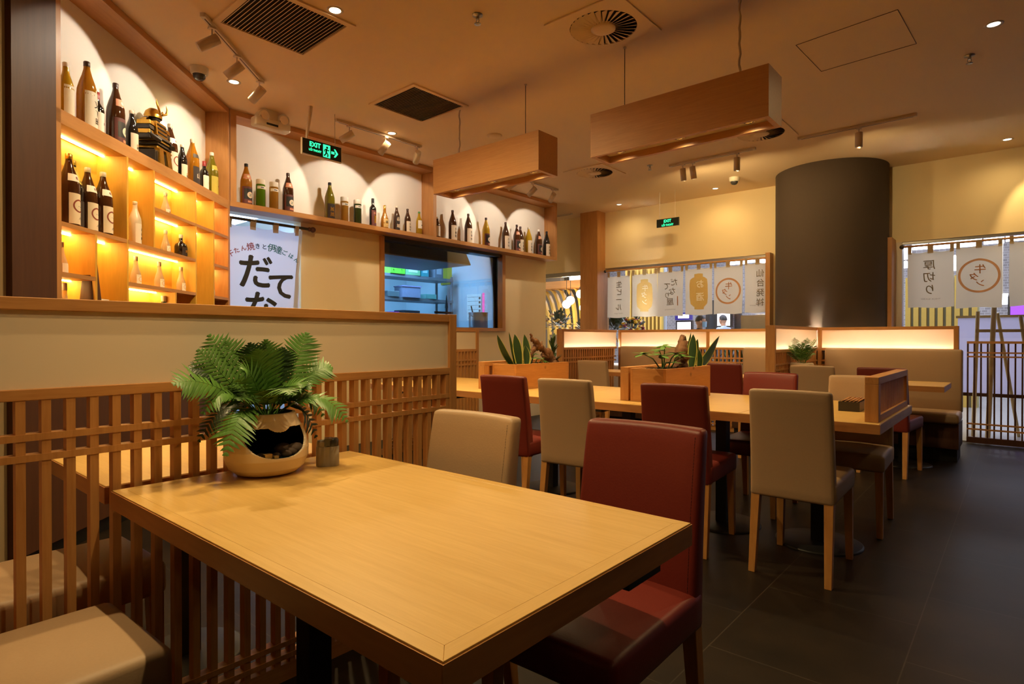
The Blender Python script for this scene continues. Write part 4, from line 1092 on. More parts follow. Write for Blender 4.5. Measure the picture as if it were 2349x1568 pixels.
# small ferns: fill the crown
for k in range(9):
    a = 2 * pi * k / 9 + .3; L = random.uniform(.09, .14)
    mb = MB(); tip = Vector((L * cos(a), L * sin(a), HP + random.uniform(.04, .11)))
    if tip.x < -0.09: tip.x = -0.09
    frond(mb, (0.01 * cos(a), 0.01 * sin(a), HP - .01), tip, (0, 0, .05), .040, (.3, -.2, .95), 16)
    mb.build('frond', M['leaf_mid'], fern)

# ------------------------------------------------------------------ condiment caddy on the foreground table
cd = thing('condiment_container', 'grey twin condiment container with smoky lid beside the fern pot', 'container', (-1.755, 1.105, TT), radians(57))
def stadium(mb, r, dx, z0, z1, n=14, x0=0.0):
    out = [(x0 + dx + r * cos(a), r * sin(a)) for a in [-pi / 2 + pi * k / n for k in range(n + 1)]] + [(x0 - dx + r * cos(a), r * sin(a)) for a in [pi / 2 + pi * k / n for k in range(n + 1)]]
    # slight waist between the two wells
    m_ = len(out) // 2
    mb.prism([(x, y, z0) for x, y in out], [(x, y, z1) for x, y in out])
mb = MB()
for sx in (-1, 1): mb.lathe([(0.0205, 0), (0.0215, .003), (0.0215, .065), (0.0205, .066)], 24, (sx * .0155, 0, 0))
mb.box(-.0155, .0155, -.0195, .0195, 0, .0655)
mb.build('body', M['grey_plastic'], cd, smooth_all=False)
mb = MB(); mb.lathe([(0.0195, .066), (.0195, .078), (.017, .085), (.001, .087)], 20, (-.016, 0, 0)); mb.build('dispenser_cap', M['grey_plastic'], cd)
mb = MB(); mb.lathe([(0.021, .0665), (.021, .085), (.018, .092), (.001, .0935)], 24, (.0145, 0, 0)); mb.box(-.01, .0145, -.0195, .0195, .068, .0925); mb.build('lid', M['grey_clear'], cd)

# ------------------------------------------------------------------ bottles
PROF = {
 'sake':  (0.40, [(.0, .0505), (.006, .0525), (.52, .0525), (.60, .0505), (.70, .040), (.80, .0265), (.88, .0180), (.93, .0155), (.965, .0155)]),
 'mid':   (0.30, [(.0, .0365), (.006, .0385), (.55, .0385), (.62, .0365), (.72, .027), (.80, .0185), (.86, .0150), (.95, .0135)]),
 'wine':  (0.29, [(.0, .0360), (.006, .0375), (.60, .0375), (.68, .0340), (.74, .0215), (.78, .0150), (.96, .0140)]),
 'jar':   (0.275, [(.0, .0400), (.01, .0425), (.80, .0425), (.83, .0415)]),
 'flask': (0.19, [(.0, .0300), (.01, .0325), (.30, .0325), (.45, .0270), (.62, .0180), (.75, .0135), (.93, .0120)]),
 'gourd': (0.27, [(.0, .036), (.01, .042), (.25, .046), (.45, .041), (.60, .026), (.72, .017), (.94, .0135)]),
 'clear': (0.185, [(.0, .0300), (.01, .0325), (.32, .0325), (.46, .0260), (.62, .0170), (.78, .0125), (.95, .0120)]),
 'square':(0.185, [(.0, .043), (.01, .046), (.48, .046), (.58, .040), (.66, .020), (.72, .014), (.95, .014)]),
}
GL = {'brown': bottle_glass('brown_glass', (0.055, 0.018, 0.006), .05), 'amber': bottle_glass('amber_glass', (0.42, 0.17, 0.012), .35), 'dark': bottle_glass('near_black_glass', (0.012, 0.009, 0.007), .0),
      'green': bottle_glass('olive_glass', (0.20, 0.17, 0.010), .3), 'clear': bottle_glass('frosted_clear_glass', (0.72, 0.62, 0.44), .62, .2), 'greenjar': bottle_glass('green_tea_liquid', (0.10, 0.22, 0.008), .3),
      'amberjar': bottle_glass('amber_liquid', (0.40, 0.20, 0.03), .35), 'darkgreen': bottle_glass('dark_green_glass', (0.035, 0.05, 0.012), .1), 'yellow': bottle_glass('yellow_glass', (0.55, 0.34, 0.02), .35),
      'white': plain('white_bottle', (0.66, 0.60, 0.48), .3)}
CAPM = {'black': M['ink'], 'gold': M['gold'], 'white': M['paper_white'], 'red': plain('red_cap', (.30, .02, .02), .4), 'green': plain('green_cap', (.05, .25, .06), .4), 'yellow': plain('yellow_foil', (.55, .36, .03), .35),
        'cream': M['paper'], 'clearcap': plain('plastic_cap', (.62, .55, .42), .3), 'brown': plain('brown_cap', (.05, .02, .012), .4)}
LBM = {'paper': M['paper'], 'white': M['paper_white'], 'black': plain('dark_label', (.03, .018, .015), .6), 'maroon': plain('maroon_label', (.12, .03, .025), .6), 'yellow': plain('yellow_label', (.6, .48, .06), .6), 'gold': plain('gold_label', (.55, .36, .12), .5), 'peach': plain('peach_label', (.62, .26, .14), .6)}
_bm = {}
def prof_r(kind, h, H):
    pts = PROF[kind][1]
    t = h / H
    for (h0, r0), (h1, r1) in zip(pts[:-1], pts[1:]):
        if t <= h1: return r0 + (r1 - r0) * max(0, (t - h0)) / (h1 - h0)
    return pts[-1][1]
def bottle(kind, loc, face, label, glass='brown', cap='black', lab=None, neck=None, H=None, group=None, lift=0.0):
    """lab: (z0, z1 in parts of the height, half angle, paper, marks); marks: list of (writing, size, u, v, ink) or ('disc'|'ring'|'block', r, u, v, ink)"""
    H0, pts = PROF[kind]; H = H or H0
    root = thing('jar' if kind == 'jar' else 'bottle', label, 'jar' if kind == 'jar' else 'bottle', loc, face, group)
    n = 28
    key = (kind, round(H, 3))
    k = (H / H0) ** 0.35
    pr = [(r * k, h * H) for h, r in pts]
    mb = MB(); mb.lathe(pr, n); mb.build('glass_body', GL[glass], root)
    rt = pr[-1][0]
    mb = MB()
    if kind == 'jar': mb.lathe([(rt * .96, pr[-1][1] - .001), (rt * 1.0, pr[-1][1] + .004), (rt * 1.0, H * .985), (rt * .97, H)], n)
    elif kind in ('wine', 'flask', 'clear', 'square', 'gourd'): mb.lathe([(rt * 1.10, H * .84), (rt * 1.12, H * .86), (rt * 1.10, H * .995), (rt * .9, H)], 18)
    else: mb.lathe([(rt * 1.06, H * .925), (rt * 1.12, H * .93), (rt * 1.12, H * .992), (rt * .95, H)], 18)
    mb.build('cap', CAPM[cap], root)
    R = lambda z, e: prof_r(kind, z, H) * k + e
    def patch(z0, z1, ha, e, nu=14, nv=4, a0=0.0):
        m_ = MB(); m_.grid(lambda u, v: (R(z0 + (z1 - z0) * v, e) * cos(a0 + ha * (2 * u - 1)), R(z0 + (z1 - z0) * v, e) * sin(a0 + ha * (2 * u - 1)), z0 + (z1 - z0) * v), nu, nv)
        return m_
    def wrap(e, zc):
        def fn(u, v, q=0):
            z = zc + v; r = R(z, e + q); a = u / R(zc, 0); return (r * cos(a), r * sin(a), z)
        return fn
    def marks(items, zc, parent):
        by = {}
        for it in items:
            mb_ = by.setdefault(it[-1], MB()); e = 0.0013 + 0.0003 * items.index(it)
            fn = wrap(e, zc)
            if it[0] == 'disc': disc2d(mb_, fn, it[2], it[3], it[1])
            elif it[0] == 'ring': ring2d(mb_, fn, it[2], it[3], it[1], it[1], it[1] * .22, 28)
            elif it[0] == 'block':
                w_, h_ = it[1]; mb_.grid(lambda u, v: fn(it[2] + w_ * (u - .5), it[3] + h_ * (v - .5), 0), 6, 2)
            else: put_text(mb_, it[0], it[1], fn, it[2], it[3], fat=it[1] * .02)
        for ink, m_ in by.items(): m_.build('print', M.get(ink) or LBM[ink], parent)
    if lab:
        z0, z1, ha, pm, it = lab
        l = patch(z0 * H, z1 * H, ha, 0.0007).build('label', LBM[pm], root)
        if it: marks(it, (z0 + z1) / 2 * H, l)
    if neck:
        z0, z1, ha, pm, it = neck
        l = patch(z0 * H, z1 * H, ha, 0.0008).build('neck_label', LBM[pm], root)
        if it: marks(it, (z0 + z1) / 2 * H, l)
    return root
def kubo(s=1.0): return [('久', .040 * s, .010, .045 * s, 'ink'), ('保', .034 * s, .010, .0, 'ink'), ('田', .034 * s, .008, -.045 * s, 'ink')]
L_KUBO = (0.03, .50, 1.05, 'paper', kubo())
L_ART = (0.03, .44, 1.15, 'maroon', [('block', (.085, .10), .0, .012, 'black'), ('disc', .030, .016, .004, 'paper'), ('block', (.05, .018), .016, -.060, 'peach'), ('正', .03, .016, .004, 'ink_green')])
N_ART = (0.62, .74, 1.0, 'peach', [('disc', .012, 0, 0, 'paper')])
L_RING = (0.05, .46, 1.0, 'paper', [('ring', .038, .004, .018, 'ink_red'), ('一', .03, .012, .016, 'ink'), ('ノ蔵', .018, .016, -.052, 'ink')])
N_RING = (0.62, .72, 1.1, 'white', [('松', .018, 0, 0, 'ink_red')])
GW, GS = 'bottles on the long wall shelf', 'bottles on the cabinet top shelf'
ZS = 2.458
XB = -5.605
random.seed(2)
# --- long wall shelf, left section
bottle('sake', (XB, 2.66, ZS), 0, 'amber magnum with round art label, first on the wall shelf from the corner', 'amber', 'black', L_ART, N_ART, group=GW)
bottle('jar', (XB, 2.80, ZS), 0, 'tall jar of bright green liquid with white lid on the wall shelf', 'greenjar', 'white', (.66, .76, 1.2, 'white', [('block', (.034, .008), 0, 0, 'ink')]), group=GW)
bottle('jar', (XB, 2.935, ZS), 0, 'amber jar with white lid just right of the bright green jar', 'amberjar', 'white', (.66, .76, 1.2, 'white', [('block', (.034, .008), 0, 0, 'ink')]), group=GW)
bottle('sake', (XB, 3.085, ZS), 0, 'brown magnum with round art label right of the amber jar below the exit sign', 'brown', 'brown', L_ART, N_ART, group=GW)
bottle('sake', (XB, 3.56, ZS), 0, 'olive green magnum bottle standing apart in the middle of the left shelf section', 'green', 'black', (.04, .42, 1.0, 'black', [('鳳', .05, .0, .02, 'gold'), ('凰', .05, .0, -.035, 'gold')]), group=GW)
bottle('jar', (XB, 3.74, ZS), 0, 'amber jar with white lid right of the olive green magnum', 'amberjar', 'white', (.66, .76, 1.2, 'white', [('block', (.034, .008), 0, 0, 'ink')]), group=GW)
bottle('jar', (XB, 3.91, ZS), 0, 'dark green jar with white lid left of the ornate dark bottle', 'darkgreen', 'white', (.66, .76, 1.2, 'white', [('block', (.034, .008), 0, 0, 'ink')]), group=GW)
bottle('wine', (XB, 4.115, ZS), 0, 'dark bottle with ornate red and gold label right of the dark green jar', 'dark', 'black', (.04, .58, 1.0, 'maroon', [('block', (.028, .085), .006, -.012, 'gold'), ('梅', .03, .0, .055, 'peach')]), H=.33, group=GW)
bottle('gourd', (XB, 4.28, ZS), 0, 'round bellied amber bottle with round gold label on the wall shelf', 'amber', 'gold', (.08, .52, .9, 'gold', [('ring', .030, 0, 0, 'ink_gold'), ('梅', .025, 0, 0, 'ink')]), H=.28, group=GW)
bottle('mid', (XB, 4.455, ZS), 0, 'brown bottle with white brush writing and clear neck on the wall shelf', 'brown', 'clearcap', (.03, .60, 1.1, 'black', [('赤', .05, .0, .05, 'paper'), ('城', .05, .0, -.03, 'paper')]), H=.30, group=GW)
bottle('mid', (XB, 4.62, ZS), 0, 'slim amber brown bottle with cream label left of the green capped bottle', 'brown', 'brown', (.03, .48, 1.0, 'paper', kubo(.72)), H=.295, group=GW)
bottle('mid', (XB, 4.80, ZS), 0, 'slim yellow bottle with green cap beside the shelf divider', 'yellow', 'green', (.28, .62, 1.0, 'white', [('block', (.018, .016), .014, -.01, 'ink_green')]), H=.29, group=GW)
# --- right section
bottle('mid', (XB, 5.10, ZS), 0, 'small bottle with white label just right of the shelf divider', 'brown', 'white', (.10, .58, 1.1, 'white', None), H=.27, group=GW)
bottle('sake', (XB, 5.365, ZS), 0, 'brown magnum with brush written cream label, first tall one right of the divider', 'brown', 'brown', L_KUBO, group=GW)
bottle('sake', (XB, 5.655, ZS), 0, 'brown magnum with brush written cream label, second tall one right of the divider', 'brown', 'brown', L_KUBO, group=GW)
bottle('sake', (XB, 6.00, ZS), 0, 'golden magnum with dark round emblem label in the middle of the right shelf section', 'yellow', 'brown', L_ART, group=GW)
bottle('sake', (XB, 6.41, ZS), 0, 'brown magnum with brush written label, right of the golden emblem magnum', 'brown', 'brown', L_KUBO, group=GW)
bottle('sake', (XB, 6.66, ZS), 0, 'brown magnum with pink collar and round art label, fifth from the shelf right end', 'brown', 'brown', L_ART, N_ART, group=GW)
bottle('sake', (XB - .05, 6.80, ZS), 0, 'dark magnum half hidden behind the golden brush labelled bottle', 'brown', 'brown', L_KUBO, group=GW)
bottle('sake', (XB, 6.935, ZS), 0, 'golden magnum with brush written cream label near the shelf right end', 'yellow', 'clearcap', L_KUBO, group=GW)
bottle('sake', (XB, 7.18, ZS), 0, 'brown magnum with white cap and round art label, second from the shelf right end', 'brown', 'white', L_ART, N_ART, group=GW)
bottle('sake', (XB, 7.38, ZS), 0, 'dark brown magnum with brush written label, last at the shelf right end', 'dark', 'black', L_KUBO, group=GW)
# --- cabinet top shelf
FL = radians(43.5)
def LB(s, z=2.4555, dep=.105): return LW(s, dep, z)
bottle('mid', LB(1.985), FL, 'pale bottle partly hidden by the dark column on the cabinet top shelf', 'yellow', 'white', (.1, .6, 1.2, 'white', None), H=.34, group=GS)
bottle('sake', LB(1.80), FL, 'big amber magnum with white brush written label on the cabinet top shelf', 'amber', 'brown', (.03, .56, 1.2, 'white', [('又', .05, .01, .04, 'ink'), ('下', .038, .012, -.008, 'ink'), ('田', .042, .012, -.058, 'ink')]), H=.43, group=GS)
bottle('wine', LB(1.665, dep=.13), FL, 'dark wine bottle with red foil and white label beside the big amber magnum', 'dark', 'red', (.12, .56, 1.3, 'white', [('block', (.012, .016), .012, 0, 'ink_red')]), H=.30, group=GS)
bottle('sake', LB(1.515), FL, 'brown magnum with pink collar and round art label on the cabinet top shelf', 'brown', 'brown', L_ART, N_ART, H=.42, group=GS)
bottle('mid', LB(1.335), FL, 'dark bottle with cork coloured neck and cream label left of the armour figure', 'dark', 'cream', (.04, .48, 1.2, 'paper', [('花', .018, 0, -.01, 'gold'), ('雪', .018, 0, -.03, 'ink')]), H=.31, group=GS)
bottle('sake', LB(.800, dep=.12), FL, 'brown magnum with ring emblem label right behind the armour figure', 'brown', 'clearcap', L_RING, N_RING, H=.41, group=GS)
bottle('mid', LB(.645), FL, 'dark bottle with cork coloured neck and cream label right of the armour figure', 'dark', 'cream', (.04, .46, 1.2, 'paper', [('花', .018, 0, -.01, 'gold'), ('雪', .018, 0, -.03, 'ink')]), H=.30, group=GS)
bottle('sake', LB(.475), FL, 'golden amber magnum with dark label, third from the right on the cabinet top', 'amber', 'cream', (.05, .42, 1.0, 'black', [('山', .05, 0, 0, 'paper')]), (.60, .68, 1.0, 'black', None), H=.40, group=GS)
bottle('wine', LB(.265), FL, 'small dark bottle with red foil near the right end of the cabinet top', 'dark', 'red', (.12, .54, 1.3, 'white', [('block', (.012, .016), .012, 0, 'ink_red')]), H=.28, group=GS)
bottle('sake', LB(.105, dep=.11), FL, 'slim olive bottle with yellow labels, last at the right end of the cabinet top', 'green', 'white', (.04, .46, 1.2, 'yellow', [('竹', .02, .01, .0, 'ink')]), (.60, .70, 1.1, 'yellow', None), H=.405, group=GS)
# --- niches
GN = 'bottles inside the lit niches'
zm, zl, zn = 1.839, 1.566, 2.125
bottle('sake', LB(1.985, zm, .09), FL, 'brown magnum with ring emblem label, leftmost in the upper left niche', 'brown', 'gold', L_RING, N_RING, H=.43, group=GN)
bottle('sake', LB(1.89, zm, .13), FL, 'black magnum with gold foil neck among ring labelled bottles, upper left niche', 'dark', 'yellow', (.03, .42, 1.0, 'black', None), (.66, .90, 3.0, 'yellow', None), H=.42, group=GN)
bottle('sake', LB(1.79, zm, .11), FL, 'brown magnum with ring emblem label, third in the upper left niche', 'brown', 'clearcap', L_RING, N_RING, H=.405, group=GN)
bottle('sake', LB(1.69, zm, .08), FL, 'brown magnum with ring emblem label, rightmost in the upper left niche', 'brown', 'clearcap', L_RING, N_RING, H=.405, group=GN)
bottle('mid', LB(1.30, zm), FL, 'frosted white bottle with vertical dark writing in the tall narrow niche', 'white', 'clearcap', (.05, .5, 1.0, 'white', [('月', .02, .01, .03, 'ink'), ('山', .02, .01, .0, 'ink'), ('鶴', .02, .01, -.03, 'ink')]), H=.31, group=GN)
bottle('clear', LB(.90, zn), FL, 'small clear bottle with white label in the top niche of the second row', 'clear', 'clearcap', (.05, .30, 1.0, 'white', [('冷', .02, .0, .0, 'ink')]), group=GN)
bottle('clear', LB(.90, zm), FL, 'small clear bottle with ring emblem beside the dark square bottle', 'clear', 'clearcap', (.05, .34, .8, 'white', [('ring', .016, 0, 0, 'ink_gold')]), group=GN)
bottle('square', LB(.70, zm, .09), FL, 'dark broad shouldered bottle in the middle niche of the cabinet', 'dark', 'clearcap', (.08, .44, .9, 'black', [('吟', .03, .0, .0, 'gold')]), group=GN)
bottle('mid', LB(1.135, zm, .12), FL, 'dark slim bottle half hidden behind the divider left of the small clear bottle', 'brown', 'black', None, H=.16, group=GN)
bottle('clear', LB(2.03, zl), FL, 'small clear bottle in the lower left niche beside the dark column', 'clear', 'clearcap', (.05, .34, .8, 'white', None), group=GN)
for s_, t_ in ((1.32, 'leftmost'), (1.02, 'middle'), (.70, 'rightmost')):
    bottle('clear', LB(s_, zl, .09), FL, 'clear flask with ring emblem, %s of three in the long lit niche' % t_, 'clear', 'clearcap', (.05, .36, .9, 'white', [('ring', .018, 0, 0, 'ink_gold')]), H=.20, group=GN)
bottle('clear', LB(.155, zl, .10), FL, 'clear flask in the narrow right column of niches, upper one', 'clear', 'clearcap', (.05, .36, .9, 'clearl' if False else 'white', [('ring', .016, 0, 0, 'ink_gold')]), group=GN)
zb = 1.247
bottle('clear', LB(.17, zb + .08, .10), FL, 'clear flask in the narrow right column of niches, lower one', 'clear', 'clearcap', (.05, .36, .9, 'white', [('ring', .016, 0, 0, 'ink_gold')]), H=.20, group=GN) if False else None
lbx(0.03, 0.318, 0, D - .012, 1.282, 1.302).build('shelf', M['frame_wood'], cab)
bottle('clear', LB(.17, 1.302, .10), FL, 'clear flask in the narrow right column of niches, lower one', 'clear', 'clearcap', (.05, .36, .9, 'white', [('ring', .016, 0, 0, 'ink_gold')]), H=.22, group=GN)
bottle('mid', LB(.47, zb, .09), FL, 'dark bottle neck showing just above the near partition rail', 'dark', 'black', None, H=.24, group=GN)
bottle('clear', LB(2.03, zb, .09), FL, 'clear capped bottle at the bottom left niche behind the partition rail', 'clear', 'clearcap', None, H=.27, group=GN)
bottle('square', LB(.98, zb, .08), FL, 'green round bottle in the bottom niche behind the partition rail', 'darkgreen', 'clearcap', None, H=.27, group=GN)
bottle('clear', LB(1.12, zb, .08), FL, 'small clear bottle top left of the green round one behind the partition rail', 'clear', 'clearcap', None, H=.20, group=GN)
# black bag with a card in the open lower niche
root = thing('gift_bag', 'dark cloth bag hanging half behind the divider in the open lower niche', 'bag', LB(1.86, zb, .05), LROT)
mb = MB(); mb.boxgrid(4, 3, 6, lambda u, v, w_: ((u - .5) * .10 * (1.25 - .7 * w_), (v - .5) * .08 * (1.2 - .6 * w_), .42 * w_ + .0)); mb.build('body', M['dark_lam'], root, bevel=.008)
root = thing('card_stand', 'white card propped in the open lower niche above the partition rail', 'card', LB(1.72, zb, .08), LROT)
mb = MB(); mb.prism([(-.09, -.03, 0), (.07, -.03, 0), (.07, 0.02, 0), (-.09, 0.02, 0)], [(-.09, -.006, .20), (.07, -.006, .20), (.07, -.002, .20), (-.09, -.002, .20)]); mb.build('card', M['paper_white'], root)
# ------------------------------------------------------------------ gilded armour figure on the cabinet top
arm = thing('armour_figure', 'small gilded suit of armour with horned helmet on the cabinet top shelf', 'figurine', LB(1.06, dep=.105), LROT + pi)
def pl(name, mat, *boxes, par=arm, bev=.003):
    mb = MB()
    for b in boxes: mb.prism(*b) if isinstance(b[0], list) else mb.box(*b)
    return mb.build(name, M[mat], par, bevel=bev)
def frus(x0, x1, y0, y1, z0, X0, X1, Y0, Y1, z1): return ([(x0, y0, z0), (x1, y0, z0), (x1, y1, z0), (x0, y1, z0)], [(X0, Y0, z1), (X1, Y0, z1), (X1, Y1, z1), (X0, Y1, z1)])
pl('stand_box', 'iron', (-.115, .115, -.07, .07, 0, .10), (-.10, .10, -.074, .074, .012, .088))
pl('leg_guard', 'gold', frus(-.085, -.025, -.095, -.05, .0, -.075, -.02, -.08, -.04, .13)); pl('leg_guard', 'gold', frus(.025, .085, -.095, -.05, 0, .02, .075, -.08, -.04, .13))
for k in range(4): pl('skirt_plate', 'gold' if k % 2 == 0 else 'iron', frus(-.105 + .004 * k, .105 - .004 * k, -.082, .075, .115 + .026 * k, -.092 + .004 * k, .092 - .004 * k, -.07, .065, .138 + .026 * k))
pl('breastplate', 'gold', frus(-.075, .075, -.065, .055, .215, -.068, .068, -.055, .05, .32))
pl('chest_lacing', 'iron', (-.06, .06, -.068, -.058, .235, .245), (-.06, .06, -.066, -.056, .265, .275), (-.06, .06, -.064, -.054, .295, .303))
for sx in (-1, 1):
    for k in range(4):
        a_, b2 = sorted((sx * (.075 + .004 * k), sx * (.135 + .003 * k)))
        pl('shoulder_plate', 'gold' if k % 2 == 0 else 'iron', frus(a_, b2, -.05, .05, .305 - .034 * k - .03, a_, b2, -.045, .045, .305 - .034 * k))
    mb = MB(); mb.tube([(sx * .10, 0, .28), (sx * .125, -.04, .20), (sx * .08, -.095, .165)], [.022, .02, .017], 10); mb.build('sleeve', M['iron'], arm)
mb = MB(); mb.ball((0, -.008, .352), .036, .038, .045, 14, 9); mb.build('face_mask', M['iron'], arm)
mb = MB(); mb.lathe([(.058, .355), (.060, .375), (.050, .405), (.028, .425), (.001, .431)], 20, (0, .004, 0), cap=False); hel = mb.build('helmet', M['gold'], arm)
for k in range(3):
    mb = MB(); mb.grid(lambda u, v: ((.062 + .014 * k + .010 * (1 - v)) * cos(pi * (.0 + u)), (.062 + .012 * k + .01 * (1 - v)) * sin(pi * u), .340 - .012 * k + .02 * v), 14, 2); mb.build('neck_guard', M['gold' if k != 1 else 'iron'], hel)
for sx in (-1, 1):
    mb = MB(); mb.tube([(sx * .012, -.055, .385), (sx * .05, -.065, .405), (sx * .072, -.06, .445), (sx * .068, -.055, .475)], [.007, .008, .006, .001], 8); mb.build('horn', M['gold'], hel)
mb = MB(); mb.lathe([(.001, 0), (.016, .002), (.001, .005)], 14); c = mb.build('crest_disc', M['gold'], hel, loc=(0, -.062, .392)); c.rotation_euler = (pi / 2, 0, 0)

# ------------------------------------------------------------------ cloth panels (noren)
def noren_panel(x0, x1, zt, zb, y, label, art=None, mat='noren', seed=0, tabs=3, group='cloth panels hanging at the windows', face='-Y', amp=.010, hem=False):
    """a hanging cloth with loops; art(mb_by_ink, fn) draws on it"""
    root = thing('noren', label, 'curtain', (0, 0, 0), group=group)
    rnd = random.Random(seed); ph = [rnd.uniform(0, 6.28) for _ in range(4)]; W_ = x1 - x0; Hh = zt - zb
    def wave(u, v):   # u 0..1 across, v 0..1 up
        return amp * (sin(u * 5.1 + ph[0] + v * 1.2) * (1.15 - v) + .5 * sin(u * 11 + ph[1]) * (1 - .5 * v) + .35 * sin(v * 6 + ph[2] + u * 3))
    def scal(u): return -.018 * abs(sin(pi * u * (tabs - 1))) ** 1.3
    def P(u, v, e=0.0):
        z = zb + Hh * v + (scal(u) * v ** 6) + .006 * sin(u * 7 + ph[3]) * (1 - v) ** 4
        a = x0 + W_ * u + .006 * sin(v * 4 + ph[1]) * (1 - v); d = y - wave(u, v) - e
        return (a, d, z) if face == '-Y' else (y + wave(u, v) + e, a, z)
    MB().grid(lambda u, v: P(u, v), 26, 22).build('cloth', M[mat], root)
    for k in range(tabs):
        mb = MB()
        u = .02 + .96 * k / (tabs - 1); w_ = .028 / W_
        u0, u1 = max(0, u - w_), min(1, u + w_)
        a = [P(u0, .965, .003), P(u1, .965, .003), P(u1, 1.0, .003), P(u0, 1.0, .003)]
        zz = zt + .060
        if face == '-Y':
            b = [(x0 + W_ * u1, y - .016, zz), (x0 + W_ * u0, y - .016, zz)]; c = [(x0 + W_ * u1, y + .014, zz), (x0 + W_ * u0, y + .014, zz)]; d = [(x0 + W_ * u1, y + .004, zt - .01), (x0 + W_ * u0, y + .004, zt - .01)]
        else:
            b = [(y + .016, x0 + W_ * u1, zz), (y + .016, x0 + W_ * u0, zz)]; c = [(y - .014, x0 + W_ * u1, zz), (y - .014, x0 + W_ * u0, zz)]; d = [(y - .004, x0 + W_ * u1, zt - .01), (y - .004, x0 + W_ * u0, zt - .01)]
        mb.add(a + b + c + d, [(0, 1, 2, 3), (3, 2, 4, 5), (5, 4, 6, 7), (7, 6, 8, 9)])
        mb.build('loop', M['noren_hem'], root)
    if art:
        inks = {}
        fn = lambda m_, z_, k=0.0: P(min(1, max(0, .5 + m_ / W_)), (z_ + Hh / 2) / Hh, .0022 + k)
        art(inks, fn)
        for ink, m_ in inks.items(): m_.build('print', M[ink], root)
    return root
def col_text(s, size, x, z0, dz, ink, mirror=True, fat=.0):
    def f(inks, fn):
        mb = inks.setdefault(ink, MB())
        for k, ch in enumerate(s):
            put_text(mb, ch, size, lambda u, v, q: fn(u + x, v + z0 - dz * k, q), 0, 0, mirror=mirror, fat=fat)
    return f
def small(s, size, x, z, ink='ink_faded'):
    def f(inks, fn): put_text(inks.setdefault(ink, MB()), s, size, lambda u, v, q: fn(u + x, v + z, q), 0, 0, mirror=True, sx=1.25)
    return f
def circle(r, x, z, ink, w):
    def f(inks, fn): ring2d(inks.setdefault(ink, MB()), lambda u, v, k: fn(u, v, 0), x, z, r, r * 1.02, w, 48)
    return f
def lantern(x, z, hw, hh, ink):
    def f(inks, fn):
        mb = inks.setdefault(ink, MB())
        prof = [(-1, .52), (-.86, .52), (-.855, .60), (-.70, .90), (-.35, 1.0), (.35, 1.0), (.68, .92), (.80, .62), (.805, .48), (1, .48)]
        for (v0, a), (v1, b) in zip(prof[:-1], prof[1:]):
            for q in range(4):
                t0, t1 = q / 4, (q + 1) / 4
                va, vb = v0 + (v1 - v0) * t0, v0 + (v1 - v0) * t1; wa, wb = a + (b - a) * t0, a + (b - a) * t1
                for s_ in range(6):
                    s0, s1 = -1 + s_ / 3, -1 + (s_ + 1) / 3
                    mb.add([fn(x + hw * wa * s0, z + hh * va), fn(x + hw * wa * s1, z + hh * va), fn(x + hw * wb * s1, z + hh * vb), fn(x + hw * wb * s0, z + hh * vb)], [(0, 1, 2, 3)])
    return f
def art(*fs):
    def f(inks, fn):
        for g in fs: g(inks, lambda u, v, k=0.0, i=fs.index(g): fn(u, v, k + .0012 * i))
    return f
YN = 8.50
ZN0, ZN1 = 1.545, 2.255
def gyutan(x, z, s): return [col_text('牛', .11 * s, x + .01 * s, z + .075 * s, 0, 'ink_orange', fat=.0015), col_text('タ', .10 * s, x - .045 * s, z - .01 * s, 0, 'ink_orange', fat=.0015), col_text('ン', .09 * s, x + .01 * s, z - .085 * s, 0, 'ink_orange', fat=.0015)]
noren_panel(-5.19, -4.775, 2.225, 1.535, YN, 'first cloth panel from the left, with a faded vertical column of characters', art(col_text('生ビール', .115, 0, .20, .125, 'ink_faded', fat=.001), small('DRAFT BEER', .022, 0, -.275)), seed=1)
noren_panel(-4.735, -4.30, 2.225, 1.54, YN, 'second cloth panel from the left, ochre lantern with three characters', art(lantern(0, -.005, .135, .255, 'ink_gold'), col_text('牛', .11, .01, .11, 0, 'cloth_white', fat=.002), col_text('タ', .11, -.01, .0, 0, 'cloth_white', fat=.002), col_text('ン', .10, .0, -.11, 0, 'cloth_white', fat=.002)), seed=2)
noren_panel(-4.29, -3.87, 2.235, 1.54, YN, 'third cloth panel with brush characters and a small orange stroke', art(col_text('だ', .12, .06, .17, 0, 'ink_faded', fat=.001), col_text('て', .12, -.05, .11, 0, 'ink_faded', fat=.001), col_text('な', .12, .03, .03, 0, 'ink_faded', fat=.001), col_text('り', .10, -.05, -.03, 0, 'ink_faded', fat=.001), col_text('屋', .12, .0, -.13, 0, 'ink_faded', fat=.001),
            col_text('|', .15, .125, -.12, 0, 'ink_orange', fat=.003), small('DATENARIYA', .022, 0, -.25)), seed=3)
noren_panel(-3.835, -3.425, 2.245, 1.545, YN, 'fourth cloth panel, ochre lantern with two white characters', art(lantern(0, .0, .14, .265, 'ink_gold'), col_text('お', .13, .02, .11, 0, 'cloth_white', fat=.002), col_text('酒', .13, .02, -.08, 0, 'cloth_white', fat=.002)), seed=4)
noren_panel(-3.40, -2.985, 2.245, 1.55, YN, 'fifth cloth panel at the far window, large orange ring with characters', art(circle(.185, 0, -.02, 'ink_orange', .026), *gyutan(0, -.02, 1.0)), seed=5)
noren_panel(-2.955, -2.61, 2.255, 1.555, YN, 'sixth cloth panel beside the round column, vertical faded characters', art(col_text('仙台発祥', .115, .04, .20, .135, 'ink_faded', fat=.001), small('BORN IN SENDAI', .020, 0, -.245)), seed=6)
